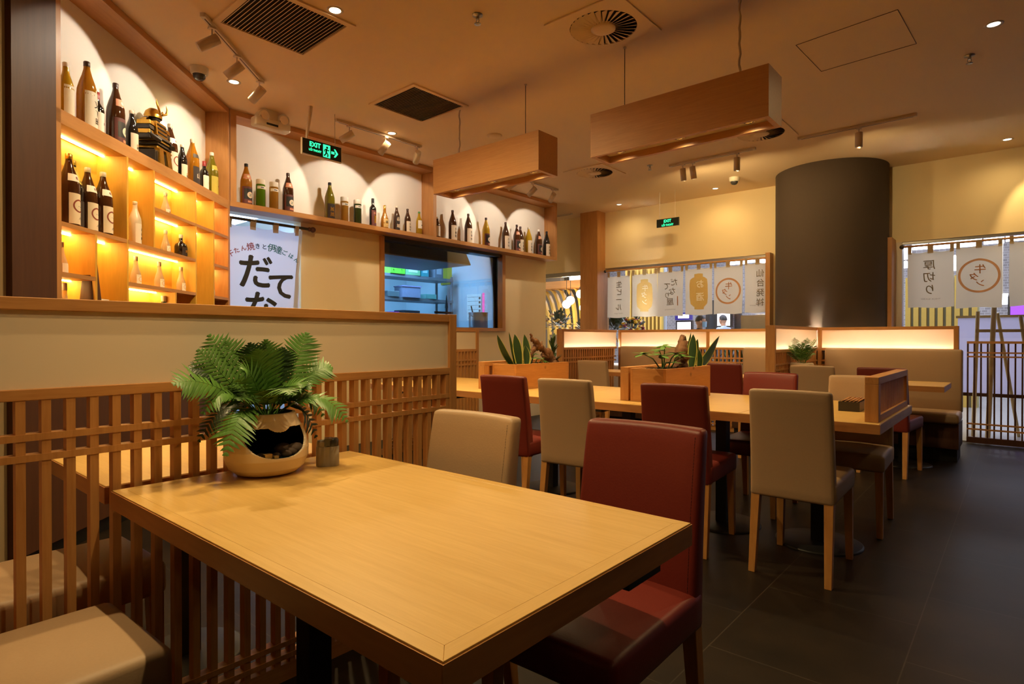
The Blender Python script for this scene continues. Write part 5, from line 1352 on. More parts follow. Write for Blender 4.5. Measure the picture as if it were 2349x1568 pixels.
noren_panel(-1.03, -.585, 2.225, 1.56, YN, 'cloth panel right of the round column with three faded vertical characters', art(col_text('厚切り', .125, -.01, .17, .145, 'ink_faded', fat=.001), small('THICK SLICED', .024, 0, -.23)), seed=7)
noren_panel(-.565, -.155, 2.245, 1.545, YN, 'cloth panel with an orange ring behind the tall easel top', art(circle(.19, 0, .01, 'ink_orange', .024), *gyutan(0, .01, 1.0)), seed=8)
noren_panel(-.095, .33, 2.26, 1.55, YN, 'cloth panel cut by the right edge of the picture', art(small('SENDAI', .022, 0, -.19)), seed=9)
def rod(x0, x1, z, y, label, ends=(True, True)):
    root = thing('curtain_rod', label, 'curtain rod', (0, 0, 0))
    mb = MB(); mb.tube([(x0, y, z), (x1, y, z)], .013, 12); mb.build('rod', M['frame_wood'], root)
    for e, x in zip(ends, (x0, x1)):
        if e:
            mb = MB(); mb.ball((x, y, z), .026); mb.lathe([(.02, -.0), (.02, .001)], 8, (x, y, z)); mb.build('finial', M['iron'], root)
    mb = MB(); mb.tube([(x0 + .1, y, z), (x0 + .1, YW, z)], .006, 6); mb.tube([(x1 - .1, y, z), (x1 - .1, YW, z)], .006, 6); mb.build('bracket', M['iron'], root)
rod(-5.235, -2.61, 2.305, YN, 'wooden rod holding the six cloth panels at the left window', (True, False))
rod(-1.09, 2.6, 2.295, YN, 'wooden rod holding the cloth panels right of the round column', (True, False))

# kitchen door curtain with large brush characters
def art_door(inks, fn):
    red, grn, ink = inks.setdefault('ink_red', MB()), inks.setdefault('ink_green', MB()), inks.setdefault('ink', MB())
    s = '牛たん焼きと伊達ごはん'; sz = [.075, .06, .06, .085, .06, .06, .09, .09, .06, .06, .06]; n = len(s)
    for k, ch in enumerate(s):
        t = k / (n - 1); a = radians(34) * (1 - 2 * t); R_ = .60
        x, z = -R_ * sin(a), .31 - R_ * (1 - cos(a)) 
        mb = red if k < 4 else (ink if k < 6 else grn)
        put_text(mb, ch, sz[k] * .95, lambda u, v, q: fn(u + x, v + z, q), 0, 0, rot=a, fat=.0012)
    for ch, size, x, z in (('だ', .36, -.085, .055), ('て', .30, .165, -.075), ('な', .36, -.03, -.30)):
        put_text(ink, ch, size, lambda u, v, q: fn(u + x, v + z, q), 0, 0, fat=.008)
dn = noren_panel(2.50, 3.22, 2.285, 1.30, -5.645, 'white door curtain with large black brush characters left of the kitchen window', art_door, mat='noren_door', seed=12, tabs=4, face='+X', amp=.016, group='door curtain')
mb = MB(); mb.grid(lambda u, v: (-5.635 - .02 * u, 3.225 + .045 * u - .11 * (1 - v) ** 1.2, 1.30 + 1.01 * v), 3, 12); mb.build('side_hem', M['noren_hem'], dn)
root = thing('curtain_rod', 'dark wooden rod with round end above the white door curtain', 'curtain rod', (0, 0, 0))
mb = MB(); mb.tube([(-5.645, 2.47, 2.335), (-5.645, 3.36, 2.335)], .014, 10); mb.build('rod', M['iron'], root)
mb = MB(); mb.ball((-5.645, 3.345, 2.335), .022); mb.ball((-5.645, 3.385, 2.335), .030); mb.build('finial', plain('reddish_lacquer', (.10, .03, .02), .4), root)

# ------------------------------------------------------------------ kitchen behind the pass-through
KW = M['kitchen_wall'] = plain('kitchen_wall_tile', (.55, .60, .62), .35, vary=.03)
structure(bx(-9.0, -8.9, 1.2, 7.5, 0, CEIL), 'wall_kitchen_back', KW)
structure(bx(-8.9, XW - .14, 4.00, 4.08, 0, CEIL), 'wall_kitchen_side', KW)
structure(bx(-8.9, XW - .14, 1.30, 1.38, 0, CEIL), 'wall_pass_side', KW)
structure(bx(-8.9, -7.55, 7.30, 7.36, 0, CEIL), 'wall_kitchen_right', KW)
SD = M['kitchen_dark'] = plain('dull_shelf_steel', (.20, .20, .21), .4, vary=.1)
hood = thing('extractor_hood', 'dark steel extractor hood hanging inside the kitchen window', 'hood', (0, 0, 0))
mb = MB(); mb.prism([(-7.0, 4.3, 2.25), (-5.95, 4.3, 2.25), (-5.95, 6.05, 2.25), (-7.0, 6.05, 2.25)], [(-6.8, 4.4, 2.75), (-6.1, 4.4, 2.75), (-6.1, 5.9, 2.75), (-6.8, 5.9, 2.75)]); mb.build('canopy', M['iron'], hood)
bx(-7.0, -5.95, 4.3, 6.05, 2.235, 2.25).build('rim', M['kitchen_dark'], hood)
bx(-6.7, -6.2, 4.9, 5.4, 2.75, CEIL - .01).build('duct', M['kitchen_dark'], hood)
XS = -7.35
sh = thing('kitchen_shelving', 'grey steel shelf unit stacked with supplies inside the kitchen', 'shelving', (0, 0, 0))
for z in (.5, .95, 1.44, 1.84, 2.20): bx(XS - .42, XS, 4.9, 7.05, z - .045, z).build('shelf', M['kitchen_dark'], sh)
for y in (4.92, 7.03):
    for x in (XS - .40, XS - .02): bx(x - .015, x + .015, y - .015, y + .015, 0, 2.24).build('upright', M['kitchen_dark'], sh)
def kbox(x, y, z, w_, d, h, label, col, name='box', cat='box', metal=0, extra=None):
    root = thing(name, label, cat, (x, y, z), radians(random.uniform(-8, 8)), 'supplies in the kitchen')
    bx(-d / 2, d / 2, -w_ / 2, w_ / 2, 0, h).build('body', plain(name + '_skin', col, .5, vary=.15, scale=25), root, bevel=.006)
    if extra: extra(root, w_, d, h)
def lid(col):
    def f(root, w_, d, h): bx(-d / 2 - .008, d / 2 + .008, -w_ / 2 - .008, w_ / 2 + .008, h, h + .018).build('lid', plain('lid_skin', col, .4), root)
    return f
def facelabel(col):
    def f(root, w_, d, h): bx(d / 2, d / 2 + .002, -w_ * .3, w_ * .3, h * .25, h * .75).build('label', plain('label_skin', col, .6), root)
    return f
def spots(col):
    def f(root, w_, d, h):
        mb = MB()
        for (a, b) in ((-.3, .3), (-.2, .6), (.25, .35), (.1, .75)): mb.lathe([(.001, 0), (.012, .001)], 8, (d / 2 + .001, a * w_, b * h))
        mb.build('print', plain('print_skin', col, .6), root)
    return f
random.seed(4)
kbox(-7.46, 5.12, 2.20, .14, .2, .13, 'red printed carton at the left of the top kitchen shelf', (.30, .06, .05), extra=facelabel((.5, .4, .4)))
kbox(-7.46, 5.38, 2.20, .34, .22, .06, 'flat dark tray on the top kitchen shelf', (.05, .03, .03), 'tray', 'tray')
kbox(-7.46, 5.86, 2.20, .28, .25, .21, 'bright green box on the top kitchen shelf', (.16, .55, .03), extra=spots((.03, .12, .01)))
kbox(-7.46, 6.18, 2.20, .28, .22, .19, 'green and white printed bag next to the bright green box', (.24, .50, .22), 'bag', 'bag', extra=facelabel((.65, .75, .6)))
kbox(-7.46, 6.44, 2.20, .15, .2, .24, 'teal carton on the top kitchen shelf', (.05, .32, .34), extra=facelabel((.4, .6, .6)))
kbox(-7.46, 6.73, 2.20, .18, .22, .24, 'grey stack of cartons at the right of the top kitchen shelf', (.22, .22, .25), extra=facelabel((.5, .5, .55)))
for k in range(4): kbox(-7.42, 5.12 + .08 * k, 1.84, .06, .06, .20, 'brown sauce bottle, %s of four on the middle kitchen shelf' % ['first', 'second', 'third', 'last'][k], (.08, .06, .02), 'sauce_bottle', 'bottle', extra=lid((.4, .4, .4)))
kbox(-7.42, 5.50, 1.84, .10, .1, .12, 'pale tub beside the brown sauce bottles', (.40, .38, .42), 'tub', 'tub', extra=lid((.5, .5, .55)))
kbox(-7.44, 5.78, 1.84, .22, .2, .09, 'flat grey container on the middle kitchen shelf', (.16, .20, .20), 'container', 'container')
kbox(-7.44, 6.13, 1.84, .34, .24, .17, 'frosted lidded plastic container on the middle kitchen shelf', (.34, .33, .45), 'container', 'container', extra=lid((.42, .36, .60)))
kbox(-7.42, 6.55, 1.84, .22, .16, .08, 'pale green packet leaning on the middle kitchen shelf', (.18, .42, .36), 'packet', 'packet')
kbox(-7.44, 5.16, 1.44, .18, .2, .22, 'rusty brown tin on the lower kitchen shelf', (.14, .06, .03), 'tin', 'tin')
kbox(-7.44, 5.80, 1.44, .17, .2, .17, 'magenta carton on the lower kitchen shelf', (.38, .05, .38), extra=facelabel((.55, .40, .60)))
kbox(-7.44, 6.12, 1.44, .34, .24, .20, 'black crate on the lower kitchen shelf', (.02, .02, .025), 'crate', 'crate')
kbox(-7.42, 6.50, 1.44, .22, .2, .14, 'dull purple box on the lower kitchen shelf', (.12, .06, .16))
root = thing('kitchen_counter', 'steel counter under the pass-through window', 'counter', (0, 0, 0))
bx(-6.5, XW - .15, 4.12, 7.19, 1.28, 1.32).build('worktop', M['steel'], root); bx(-6.45, XW - .2, 4.15, 7.17, .0, 1.28).build('body', M['kitchen_dark'], root)
root = thing('stock_pot', 'steel stock pot at the right end of the pass-through window', 'pot', (-6.02, 6.28, 1.32), group='pots')
MB().lathe([(.135, 0), (.14, .008), (.14, .245), (.146, .25), (.146, .254), (.136, .254), (.132, .02), (.001, .012)], 36, cap=False).build('body', M['steel'], root)
for s_ in (-1, 1):
    mb = MB(); mb.tube([(.03, s_ * .14, .19), (.03, s_ * .165, .20), (-.03, s_ * .165, .20), (-.03, s_ * .14, .19)], .006, 8); mb.build('handle', M['steel'], root)
mb = MB(); mb.tube([(.0, -.05, .03), (-.02, -.13, .33)], .010, 8); o = mb.build('ladle', M['black'], None, loc=(-6.02, 6.28, 1.335)); tag(o, 'black ladle handle sticking out of the steel stock pot', 'ladle')
root = thing('knife_rack', 'dark handled utensils standing on the kitchen counter left of the stock pot', 'utensils', (-6.1, 5.72, 1.32))
mb = MB(); mb.box(-.012, .012, -.012, .012, 0, .36); mb.box(-.010, .010, -.22, .12, .22, .25); mb.prism([(-.02, -.012, .30), (.02, -.012, .30), (.02, .012, .30), (-.02, .012, .30)], [(-.002, -.002, .48), (.002, -.002, .48), (.002, .002, .48), (-.002, .002, .48)]); mb.build('stand', M['iron'], root)
bx(-.04, .04, -.10, .10, 0, .03).build('base', M['iron'], root)
o = bx(-7.9, -7.6, 7.27, 7.299, 2.15, 2.75).build('yellow_panel', plain('yellow_panel_skin', (.45, .36, .02), .5)); tag(o, 'yellow board on the blue kitchen wall at upper right', 'board')
root = thing('notice_sheet', 'white sheet of small photos and lines taped up beside the stock pot', 'notice', (-7.0, 7.20, 1.72))
bx(-.17, .17, -.002, .0, -.22, .22).build('sheet', M['paper_white'], root)
mb = MB()
for k in range(6): mb.box(-.15, .10, -.0035, -.002, .17 - .07 * k, .174 - .07 * k); mb.box(.11, .15, -.0035, -.002, .13 - .07 * k, .17 - .07 * k)
mb.build('print', M['ink'], root)
structure(bx(-7.55, XW - .14, 7.21, 7.26, 0, CEIL), 'wall_kitchen_partition', KW)
o = bx(-6.80, -6.77, 7.19, 7.209, 1.55, 1.95).build('pink_note', emit('pink_note_glow', (.9, .15, .75), .5)); tag(o, 'pink strip glowing on the kitchen wall right of the notice sheet', 'note')
root = thing('tube_light', 'blue white tube light seen over the door curtain', 'light', (-7.6, 2.9, 2.70))
bx(-.4, .4, -.7, .7, 0, .03).build('tube', emit('tube_glow', (.45, .65, 1.0), 5.0), root)
for y in (-.5, .5): mb = MB(); mb.tube([(0, y, .03), (0, y, CEIL - 2.70)], .006, 6); mb.build('hanger', M['iron'], root)

# ------------------------------------------------------------------ the mall outside
MALLW = plain('mall_wall_brick', (.28, .25, .24), .8)
def brick_mat():
    m, nt, b = newmat('mall_brick'); b.inputs['Roughness'].default_value = .85
    tc = nt.nodes.new('ShaderNodeTexCoord'); mp = nt.nodes.new('ShaderNodeMapping'); mp.inputs['Rotation'].default_value = (radians(90), 0, 0)
    br = nt.nodes.new('ShaderNodeTexBrick'); br.inputs['Scale'].default_value = 4.5; br.inputs['Mortar Size'].default_value = .02
    br.inputs['Color1'].default_value = (.20, .18, .18, 1); br.inputs['Color2'].default_value = (.30, .27, .26, 1); br.inputs['Mortar'].default_value = (.42, .40, .40, 1)
    nt.links.new(tc.outputs['Object'], mp.inputs[0]); nt.links.new(mp.outputs[0], br.inputs[0]); nt.links.new(br.outputs[0], b.inputs['Base Color']); return m
structure(bx(-22, 9, YW + .15, 19, -.05, 0), 'floor_mall', plain('mall_floor', (.32, .32, .33), .15, vary=.1, scale=2))
structure(bx(-22, 9, YW + .15, 19, 4.2, 4.3), 'ceiling_mall', plain('mall_ceiling', (.45, .45, .48), .8))
structure(bx(-11.0, 2.0, 17.0, 17.2, 0, 4.2), 'wall_mall', brick_mat())
structure(bx(-22, -11, 15.2, 15.4, 0, 4.2), 'wall_cafe', plain('cafe_back_wall', (.22, .15, .08), .8))
structure(bx(8.8, 9, YW, 19, 0, 4.2), 'wall_mall_end', MALLW)
structure(bx(-22.1, -22, YW, 19, 0, 4.2), 'wall_cafe_end', MALLW)
structure(bx(2.0, 9, 16.0, 16.2, 0, 4.2), 'wall_shop', plain('shop_front', (.30, .28, .33), .5))
# cafe ribs
rib = M['rib'] = plain('ochre_rib', (.55, .36, .07), .5)
rr = thing('rib_screen', 'curved row of ochre wooden ribs in the cafe seen beyond the left opening', 'screen', (0, 0, 0))
for k in range(14):
    x = -10.6 + .19 * k; h = 2.35
    mb = MB(); pts = [(x, 12.2 + .02 * k, 0.0), (x, 12.2 + .02 * k, 1.3)]
    for j in range(1, 7):
        t = j / 6; pts.append((x - .9 * (1 - cos(t * pi / 2)) * (1.0 - k / 16), 12.2 + .02 * k, 1.3 + 1.15 * sin(t * pi / 2)))
    P_ = [Vector(p) for p in pts]
    V_ = []; F_ = []
    for p in P_: V_ += [p + Vector((-.035, -.05, 0)), p + Vector((.035, -.05, 0)), p + Vector((.035, .05, 0)), p + Vector((-.035, .05, 0))]
    for j in range(len(P_) - 1):
        for q in range(4): F_.append((4 * j + q, 4 * j + (q + 1) % 4, 4 * j + 4 + (q + 1) % 4, 4 * j + 4 + q))
    mb.add(V_, F_).build('rib', rib, rr)
bx(-12.5, -7.9, 12.0, 12.6, 2.45, 2.62).build('header', M['frame_wood'], rr)
glb = emit('globe_glow', (1.0, .90, .70), 5.0)
for (x, y, z, l) in ((-7.88, 11.69, 2.24, 'white globe lamp, upper right of the four in the cafe'), (-8.06, 11.54, 2.09, 'white globe lamp, middle of the four in the cafe'), (-8.25, 11.65, 2.01, 'white globe lamp overlapped by its neighbour, at left in the cafe'), (-7.37, 11.07, 1.875, 'smaller looking white globe lamp, lowest of the four in the cafe')):
    root = thing('globe_lamp', l, 'pendant lamp', (x, y, z), group='globe lamps in the cafe')
    add_light('POINT', 'globe_lamp_light', (x, y, z - .16), 12, (1.0, .72, .38), shadow_soft_size=.05)
    mb = MB(); mb.ball((0, 0, 0), .10, nu=20, nv=12); mb.build('globe', glb, root)
    MB().lathe([(.03, .09), (.02, .16), (.004, .18)], 12, cap=False).build('cap', M['iron'], root); mb = MB(); mb.tube([(0, 0, .17), (0, 0, 4.19 - z)], .006, 6); mb.build('cord', M['iron'], root)
aw = thing('awning', 'pink and white flowered stall awning at the far left beyond the opening', 'awning', (-9.55, 11.2, 0))
mb = MB(); mb.prism([(-.7, -.3, 1.58), (.36, -.3, 1.58), (.36, .3, 1.58), (-.7, .3, 1.58)], [(-.7, -.3, 1.75), (.36, -.3, 1.75), (.36, .3, 1.75), (-.7, .3, 1.75)]); mb.build('valance', plain('pink_valance', (.50, .06, .07), .7), aw)
mb = MB(); mb.lathe([(.001, 2.25), (.2, 2.15), (.42, 1.75)], 20, (-.25, 0, 0), cap=False); mb.build('canopy', plain('white_canopy', (.70, .68, .70), .7), aw)
for x in (-.65, .3): bx(x - .02, x + .02, -.02, .02, 0, 1.6).build('post', M['iron'], aw)
def flowers(label, loc, r, cols, n, seed, potted=True, leafn=120, hgt=.5):
    root = thing('flower_arrangement', label, 'flowers', loc, group='flower stands outside the window'); rnd = random.Random(seed)
    if potted: MB().lathe([(.13, 0), (.17, hgt - .02), (.175, hgt), (.15, hgt)], 20).build('pot', plain('cream_pot', (.62, .48, .30), .5), root)
    else: 
        mb = MB(); 
        for a in range(3): mb.tube([(.3 * cos(2.1 * a), .2 * sin(2.1 * a), 0), (0, 0, hgt)], .012, 6)
        mb.build('stand', M['legwood'], root)
    mb = MB()
    for k in range(leafn):
        a, b = rnd.uniform(0, 6.28), rnd.uniform(-.5, 1.2); q = Vector((cos(a) * cos(b), sin(a) * cos(b), sin(b))); p = Vector((0, 0, hgt + r * .7)) + q * r * rnd.uniform(.2, 1)
        leafblade(mb, p, p + q * .12 + Vector((0, 0, .02)), .05, (0, 0, .02), 4, .2, 0, None, q.cross(Vector((.1, .2, .9))))
    mb.build('leaves', M['leaf_dark'], root)
    for i, c in enumerate(cols):
        mb = MB(); m_ = plain('petals_%d_%d' % (seed, i), c, .6)
        for k in range(n):
            a, b = rnd.uniform(0, 6.28), rnd.uniform(-.3, 1.3); q = Vector((cos(a) * cos(b), sin(a) * cos(b), sin(b))); p = Vector((0, 0, hgt + r * .7)) + q * r
            mb.ball(p, .035, None, .022, 8, 5)
        mb.build('blossoms', m_, root)
flowers('green bush with yellow and peach flowers at the far left opening', (-7.0, 9.6, .72), .26, [(.75, .45, .05), (.70, .36, .18)], 14, 1, hgt=.55)
flowers('loose green and peach flowers beside the wooden post', (-6.30, 9.5, .72), .18, [(.65, .35, .15)], 8, 2, hgt=.5)
flowers('stand of yellow and dark red flowers under the first cloth panel', (-5.30, 9.5, .72), .20, [(.80, .48, .01), (.32, .02, .03)], 22, 3, False, 60, .5)
flowers('dark leafy wreath stand at the left edge of the window', (-5.78, 9.75, .72), .22, [(.35, .22, .5)], 5, 4, False, 200, .5)
for (x, y, z) in ((-7.0, 9.6, .0), (-6.15, 9.5, 0), (-5.35, 9.5, 0), (-5.75, 9.6, 0)):
    pass
root = thing('display_plinth', 'long low plinth carrying the flower stands outside', 'plinth', (-6.2, 9.6, 0)); bx(-1.3, 1.2, -.45, .45, 0, .72).build('body', M['cloth_white'], root); bx(-1.33, 1.23, -.48, .48, .68, .70).build('top', M['cloth_white'], root)
# hedge plants behind the glass
for k in range(6):
    x = -3.55 + .21 * k; rnd = random.Random(50 + k)
    root = thing('hedge_plant', ['narrow leafed green plant behind the far lattice, tips above the partition', 'bushy green plant in the row behind the far lattice'][k % 2] + ', place %s' % ['left end', 'second', 'third', 'middle', 'fifth', 'sixth', 'right end'][k], 'plant', (x, 8.95, 0), group='green plants in a row outside the far window')
    MB().lathe([(.09, 0), (.11, .28)], 14).build('pot', M['iron'], root)
    mb = MB()
    for j in range(46):
        a = rnd.uniform(0, 6.28); h = rnd.uniform(.3, .95); L = rnd.uniform(.18, .34)
        leafblade(mb, (.02 * cos(a), .02 * sin(a), h), (L * .5 * cos(a), L * .5 * sin(a), h + L * .9 * (1.0 if k > 2 else .8)), .028, (.04 * cos(a), .04 * sin(a), 0), 5, .2, 0, None, (-sin(a), cos(a), 0))
    mb.build('leaves', M['leaf_mid'], root)
# slatted yellow facade, screens, doors
ys = thing('slat_facade', 'yellow and grey vertical slat wall under the second and third cloth panels', 'wall panel', (-7.45, 14.0, 0))
for k in range(10): bx(-.52 + .11 * k, -.52 + .11 * k + .05, -.06, .06, 0, 3.0).build('slat', M['rib'], ys)
bx(-.56, .58, .06, .12, 0, 3.0).build('backing', plain('grey_backing', (.34, .38, .44), .5), ys)
ys = thing('slat_facade', 'bright yellow vertical slat wall seen right of the round column', 'wall panel', (-1.10, 13.0, 0))
for k in range(9): bx(-.50 + .12 * k, -.50 + .12 * k + .075, -.06, .06, 0, 2.3).build('slat', M['rib'], ys)
bx(-.52, .56, .06, .12, 0, 2.3).build('backing', plain('pale_backing', (.42, .42, .26), .5), ys)
def screen_panel(x, y, z, w_, h, label, col, st, head=None):
    root = thing('advertising_screen', label, 'screen', (x, y, z), group='lit screens in the mall')
    bx(-w_ / 2 - .04, w_ / 2 + .04, -.02, .08, -h / 2 - .04, h / 2 + .04).build('case', M['iron'], root)
    bx(-w_ / 2, w_ / 2, -.024, -.02, -h / 2, h / 2).build('display', emit('screen_glow', col, st), root)
    if head: bx(-w_ / 2 - .05, w_ / 2 + .05, -.05, .0, h / 2 + .05, h / 2 + .25).build('header', plain('header_blue', (.06, .04, .25), .4), root); bx(-w_ / 2 + .04, w_ / 2 - .04, -.055, -.05, h / 2 + .10, h / 2 + .2).build('header_light', emit('header_glow', (.8, .85, 1), 2.5), root)
    bx(-.03, .03, .0, .05, -z, -h / 2 - .04).build('leg', M['iron'], root)
screen_panel(-6.80, 15.0, 1.27, .38, .72, 'lit advertising screen with blue header behind the masked person', (.85, .70, 1.0), 1.1, True)
screen_panel(-6.35, 16.6, 1.98, .36, .86, 'bright white screen behind the second person', (1.0, .9, 1.0), 1.3)
screen_panel(.15, 15.0, 1.72, .6, .5, 'violet lit screen at the far right beyond the easel', (.30, .08, .75), .9)
o = bx(-6.98, -6.62, 16.85, 16.99, 0, 2.3).build('shop_door', M['iron']); tag(o, 'dark shop doorway left of the bright white screen', 'door')
o = bx(-6.14, -5.99, 16.85, 16.99, 0, 2.3).build('shop_door', M['iron']); tag(o, 'dark narrow doorway right of the bright white screen', 'door')
cl = emit('mall_panel_glow', (.82, .86, 1.0), 7.0)
LP = [(-5.80, 15.5, 3.235, .20, .09, 'upper row, leftmost above the fifth cloth panel'), (-5.52, 15.5, 3.245, .20, .09, 'upper row, second above the fifth cloth panel'), (-5.265, 15.5, 3.257, .20, .09, 'upper row, third, between fifth and sixth cloth panels'),
      (-5.419, 15.0, 3.054, .36, .09, 'lower row, long one above the fifth cloth panel'), (-5.074, 15.0, 3.070, .20, .10, 'lower row, short one above the sixth cloth panel'), (-4.867, 15.5, 3.233, .30, .10, 'upper row, last before the round column'),
      (-4.710, 15.0, 3.000, .25, .16, 'lower row, last before the round column'), (-1.914, 15.5, 2.93, .20, .26, 'tall one just right of the round column'), (-1.851, 15.0, 2.690, .20, .12, 'small one below the tall one right of the round column'),
      (-1.66, 15.5, 3.12, .26, .10, 'above the first cloth panel right of the column'), (-1.278, 15.5, 3.10, .40, .12, 'above the right half of the panel with three characters'), (-.838, 15.5, 3.10, .46, .16, 'above the left half of the orange ring panel at right'),
      (-.417, 15.5, 3.12, .32, .14, 'above the right half of the orange ring panel at right'), (-.02, 15.5, 3.14, .42, .14, 'at the right picture edge above the last cloth panel'), (-1.083, 15.5, 2.62, .10, .30, 'slim one showing in the gap between two right cloth panels'),
      (-.275, 15.5, 1.88, .16, .20, 'low one in the gap right of the orange ring panel'), (-9.2, 13.4, 2.75, .30, .14, 'left one of two in the cafe ceiling'), (-8.75, 13.4, 2.70, .30, .14, 'right one of two in the cafe ceiling')]
for (x, y, z, w_, h, l) in LP:
    root = thing('light_box', 'white mall light box, ' + l, 'light', (x, y, z), group='white light boxes in the mall')
    bx(-w_ / 2, w_ / 2, -.06, .06, 0, h).build('diffuser', cl, root); bx(-w_ / 2 - .01, w_ / 2 + .01, -.05, .07, h, h + .02).build('housing', M['white_plastic'], root)
    mb = MB(); mb.tube([(0, 0, h + .02), (0, 0, 4.19 - z)], .006, 6); mb.build('hanger', M['white_plastic'], root)
o = bx(-3.38, -2.86, 9.55, 9.62, 0, 1.56).build('pale_stand', plain('cream_stand', (.62, .52, .34), .6)); tag(o, 'cream coloured stand outside under the sixth cloth panel', 'stand')

# ------------------------------------------------------------------ people outside
SKIN = plain('skin', (.50, .27, .16), .5, vary=.06); HAIR = plain('black_hair', (.012, .010, .009), .5)
def person(loc, rz, label, top_col, leg_col, mask=None, H=1.68, head_down=0.0):
    root = thing('person', label, 'person', loc, rz)
    me = bpy.data.meshes.new('body'); k = H / 1.70
    J = {'pel': (0, 0, .92), 'wai': (0, .0, 1.08), 'che': (0, 0, 1.28), 'nek': (0, .0, 1.42), 'nk2': (0, .015, 1.48),
         'sL': (-.17, 0, 1.38), 'eL': (-.22, .02, 1.10), 'wL': (-.20, .14, .90), 'sR': (.17, 0, 1.38), 'eR': (.22, .02, 1.10), 'wR': (.20, .14, .90),
         'hL': (-.09, 0, .86), 'kL': (-.10, .02, .48), 'aL': (-.10, 0, .09), 'tL': (-.11, .14, .04), 'hR': (.09, 0, .86), 'kR': (.10, .02, .48), 'aR': (.10, 0, .09), 'tR': (.11, .14, .04)}
    names = list(J); idx = {n: i for i, n in enumerate(names)}
    E_ = [('pel', 'wai'), ('wai', 'che'), ('che', 'nek'), ('nek', 'nk2'), ('che', 'sL'), ('sL', 'eL'), ('eL', 'wL'), ('che', 'sR'), ('sR', 'eR'), ('eR', 'wR'), ('pel', 'hL'), ('hL', 'kL'), ('kL', 'aL'), ('aL', 'tL'), ('pel', 'hR'), ('hR', 'kR'), ('kR', 'aR'), ('aR', 'tR')]
    R_ = {'pel': .13, 'wai': .115, 'che': .13, 'nek': .065, 'nk2': .055, 'sL': .060, 'sR': .060, 'eL': .045, 'eR': .045, 'wL': .030, 'wR': .030, 'hL': .085, 'hR': .085, 'kL': .06, 'kR': .06, 'aL': .045, 'aR': .045, 'tL': .035, 'tR': .035}
    me.from_pydata([tuple(c * k for c in J[n]) for n in names], [(idx[a], idx[b]) for a, b in E_], []); me.update()
    o = bpy.data.objects.new('body', me); COL.objects.link(o); o.parent = root
    sk = o.modifiers.new('skin', 'SKIN'); sub = o.modifiers.new('subdivision', 'SUBSURF'); sub.levels = 2; sub.render_levels = 2
    for i, n in enumerate(names):
        v = me.skin_vertices[0].data[i]; v.radius = (R_[n] * k * (1.25 if n in ('che', 'wai', 'pel') else 1), R_[n] * k); v.use_root = (n == 'pel')
    me.materials.append(top_col)
    # trousers as a slightly wider sleeve on hips and legs
    mb = MB()
    for s_ in (-1, 1): mb.tube([(s_ * .085 * k, 0, .95 * k), (s_ * .095 * k, .01, .70 * k), (s_ * .10 * k, .02, .48 * k), (s_ * .10 * k, 0, .10 * k)], [.125 * k, .10 * k, .078 * k, .066 * k], 16)
    mb.build('trousers', leg_col, root)
    # head
    hp = Vector((0, .025, 1.585 * k)); rx, ry, rz_ = .074 * k, .092 * k, .115 * k
    mb = MB()
    def hd(u, v):
        a = 2 * pi * u; b = pi * (v - .5)
        x, y, z = rx * cos(b) * cos(a), ry * cos(b) * sin(a), rz_ * sin(b)
        if z < 0: x *= 1 + .30 * z / rz_; y = y * (1 + .12 * z / rz_) + (.012 * (-z / rz_) if y > 0 else 0)
        f = max(0, sin(a)) ** 6
        if f > .2 and abs(z + .012) < .022: y += .016 * f * max(0, 1 - abs(cos(a)) * 6)
        return (hp.x + x, hp.y + y, hp.z + z)
    mb.grid(hd, 40, 26)
    mb.tube([(0, .005, 1.42 * k), (0, .012, 1.53 * k)], .052 * k, 14)
    h = mb.build('head', SKIN, root)
    for s_ in (-1, 1):
        mb = MB(); mb.ball((s_ * .076 * k, hp.y - .005, hp.z - .01), .010, .022, .032, 10, 7); mb.build('ear', SKIN, h)
        mb = MB(); mb.ball((s_ * .030 * k, hp.y + ry * .90, hp.z + .012), .013, .007, .007, 10, 7); mb.build('eye', M['ink'], h)
    mb = MB(); mb.ball((0, hp.y + ry * .93, hp.z - .062 * k), .022, .007, .006, 10, 6); mb.build('mouth', plain('lips', (.30, .10, .08), .5), h)
    mb = MB()
    def hair(u, v):
        a = 2 * pi * u; lo = -.06 if sin(a) < .25 else .34; b = math.asin(lo + (1 - lo) * v * .999)
        return (hp.x + rx * 1.11 * cos(b) * cos(a), hp.y - .004 + ry * 1.09 * cos(b) * sin(a), hp.z + .008 + rz_ * 1.10 * sin(b))
    mb.grid(hair, 36, 10); mb.build('hair', HAIR, h)
    if mask:
        mb = MB(); mb.grid(lambda u, v: (hp.x + (rx + .010) * cos(pi * (.08 + .84 * u)) * (1 - .22 * (1 - v)), hp.y + (ry + .018 - .008 * (1 - v)) * sin(pi * (.08 + .84 * u)), hp.z - .105 * k + .10 * k * v), 16, 6)
        mk = mb.build('face_mask', mask, h); 
    for s_ in (-1, 1):   # hands
        hb = Vector((s_ * .20 * k, .14 * k, .90 * k))
        mb = MB(); mb.ball(hb + Vector((0, .035, -.025)), .016, .040, .034, 12, 8)
        for f_, L in enumerate((.062, .072, .068, .054)):
            p = hb + Vector((s_ * .004, .060 - .0 + .004 * f_, -.012 - .015 * f_)); q = p + Vector((-s_ * .006, L * .62, -.018)); mb.tube([p, (p + q) / 2 + Vector((0, 0, .004)), q, q + Vector((-s_ * .010, .012, -.016))], [.0088, .0085, .0075, .006], 8)
        p = hb + Vector((-s_ * .012, .022, -.008)); mb.tube([p, p + Vector((-s_ * .018, .022, .004)), p + Vector((-s_ * .022, .042, -.006))], [.0095, .009, .007], 8)
        mb.build('hand', SKIN, root)
    return root
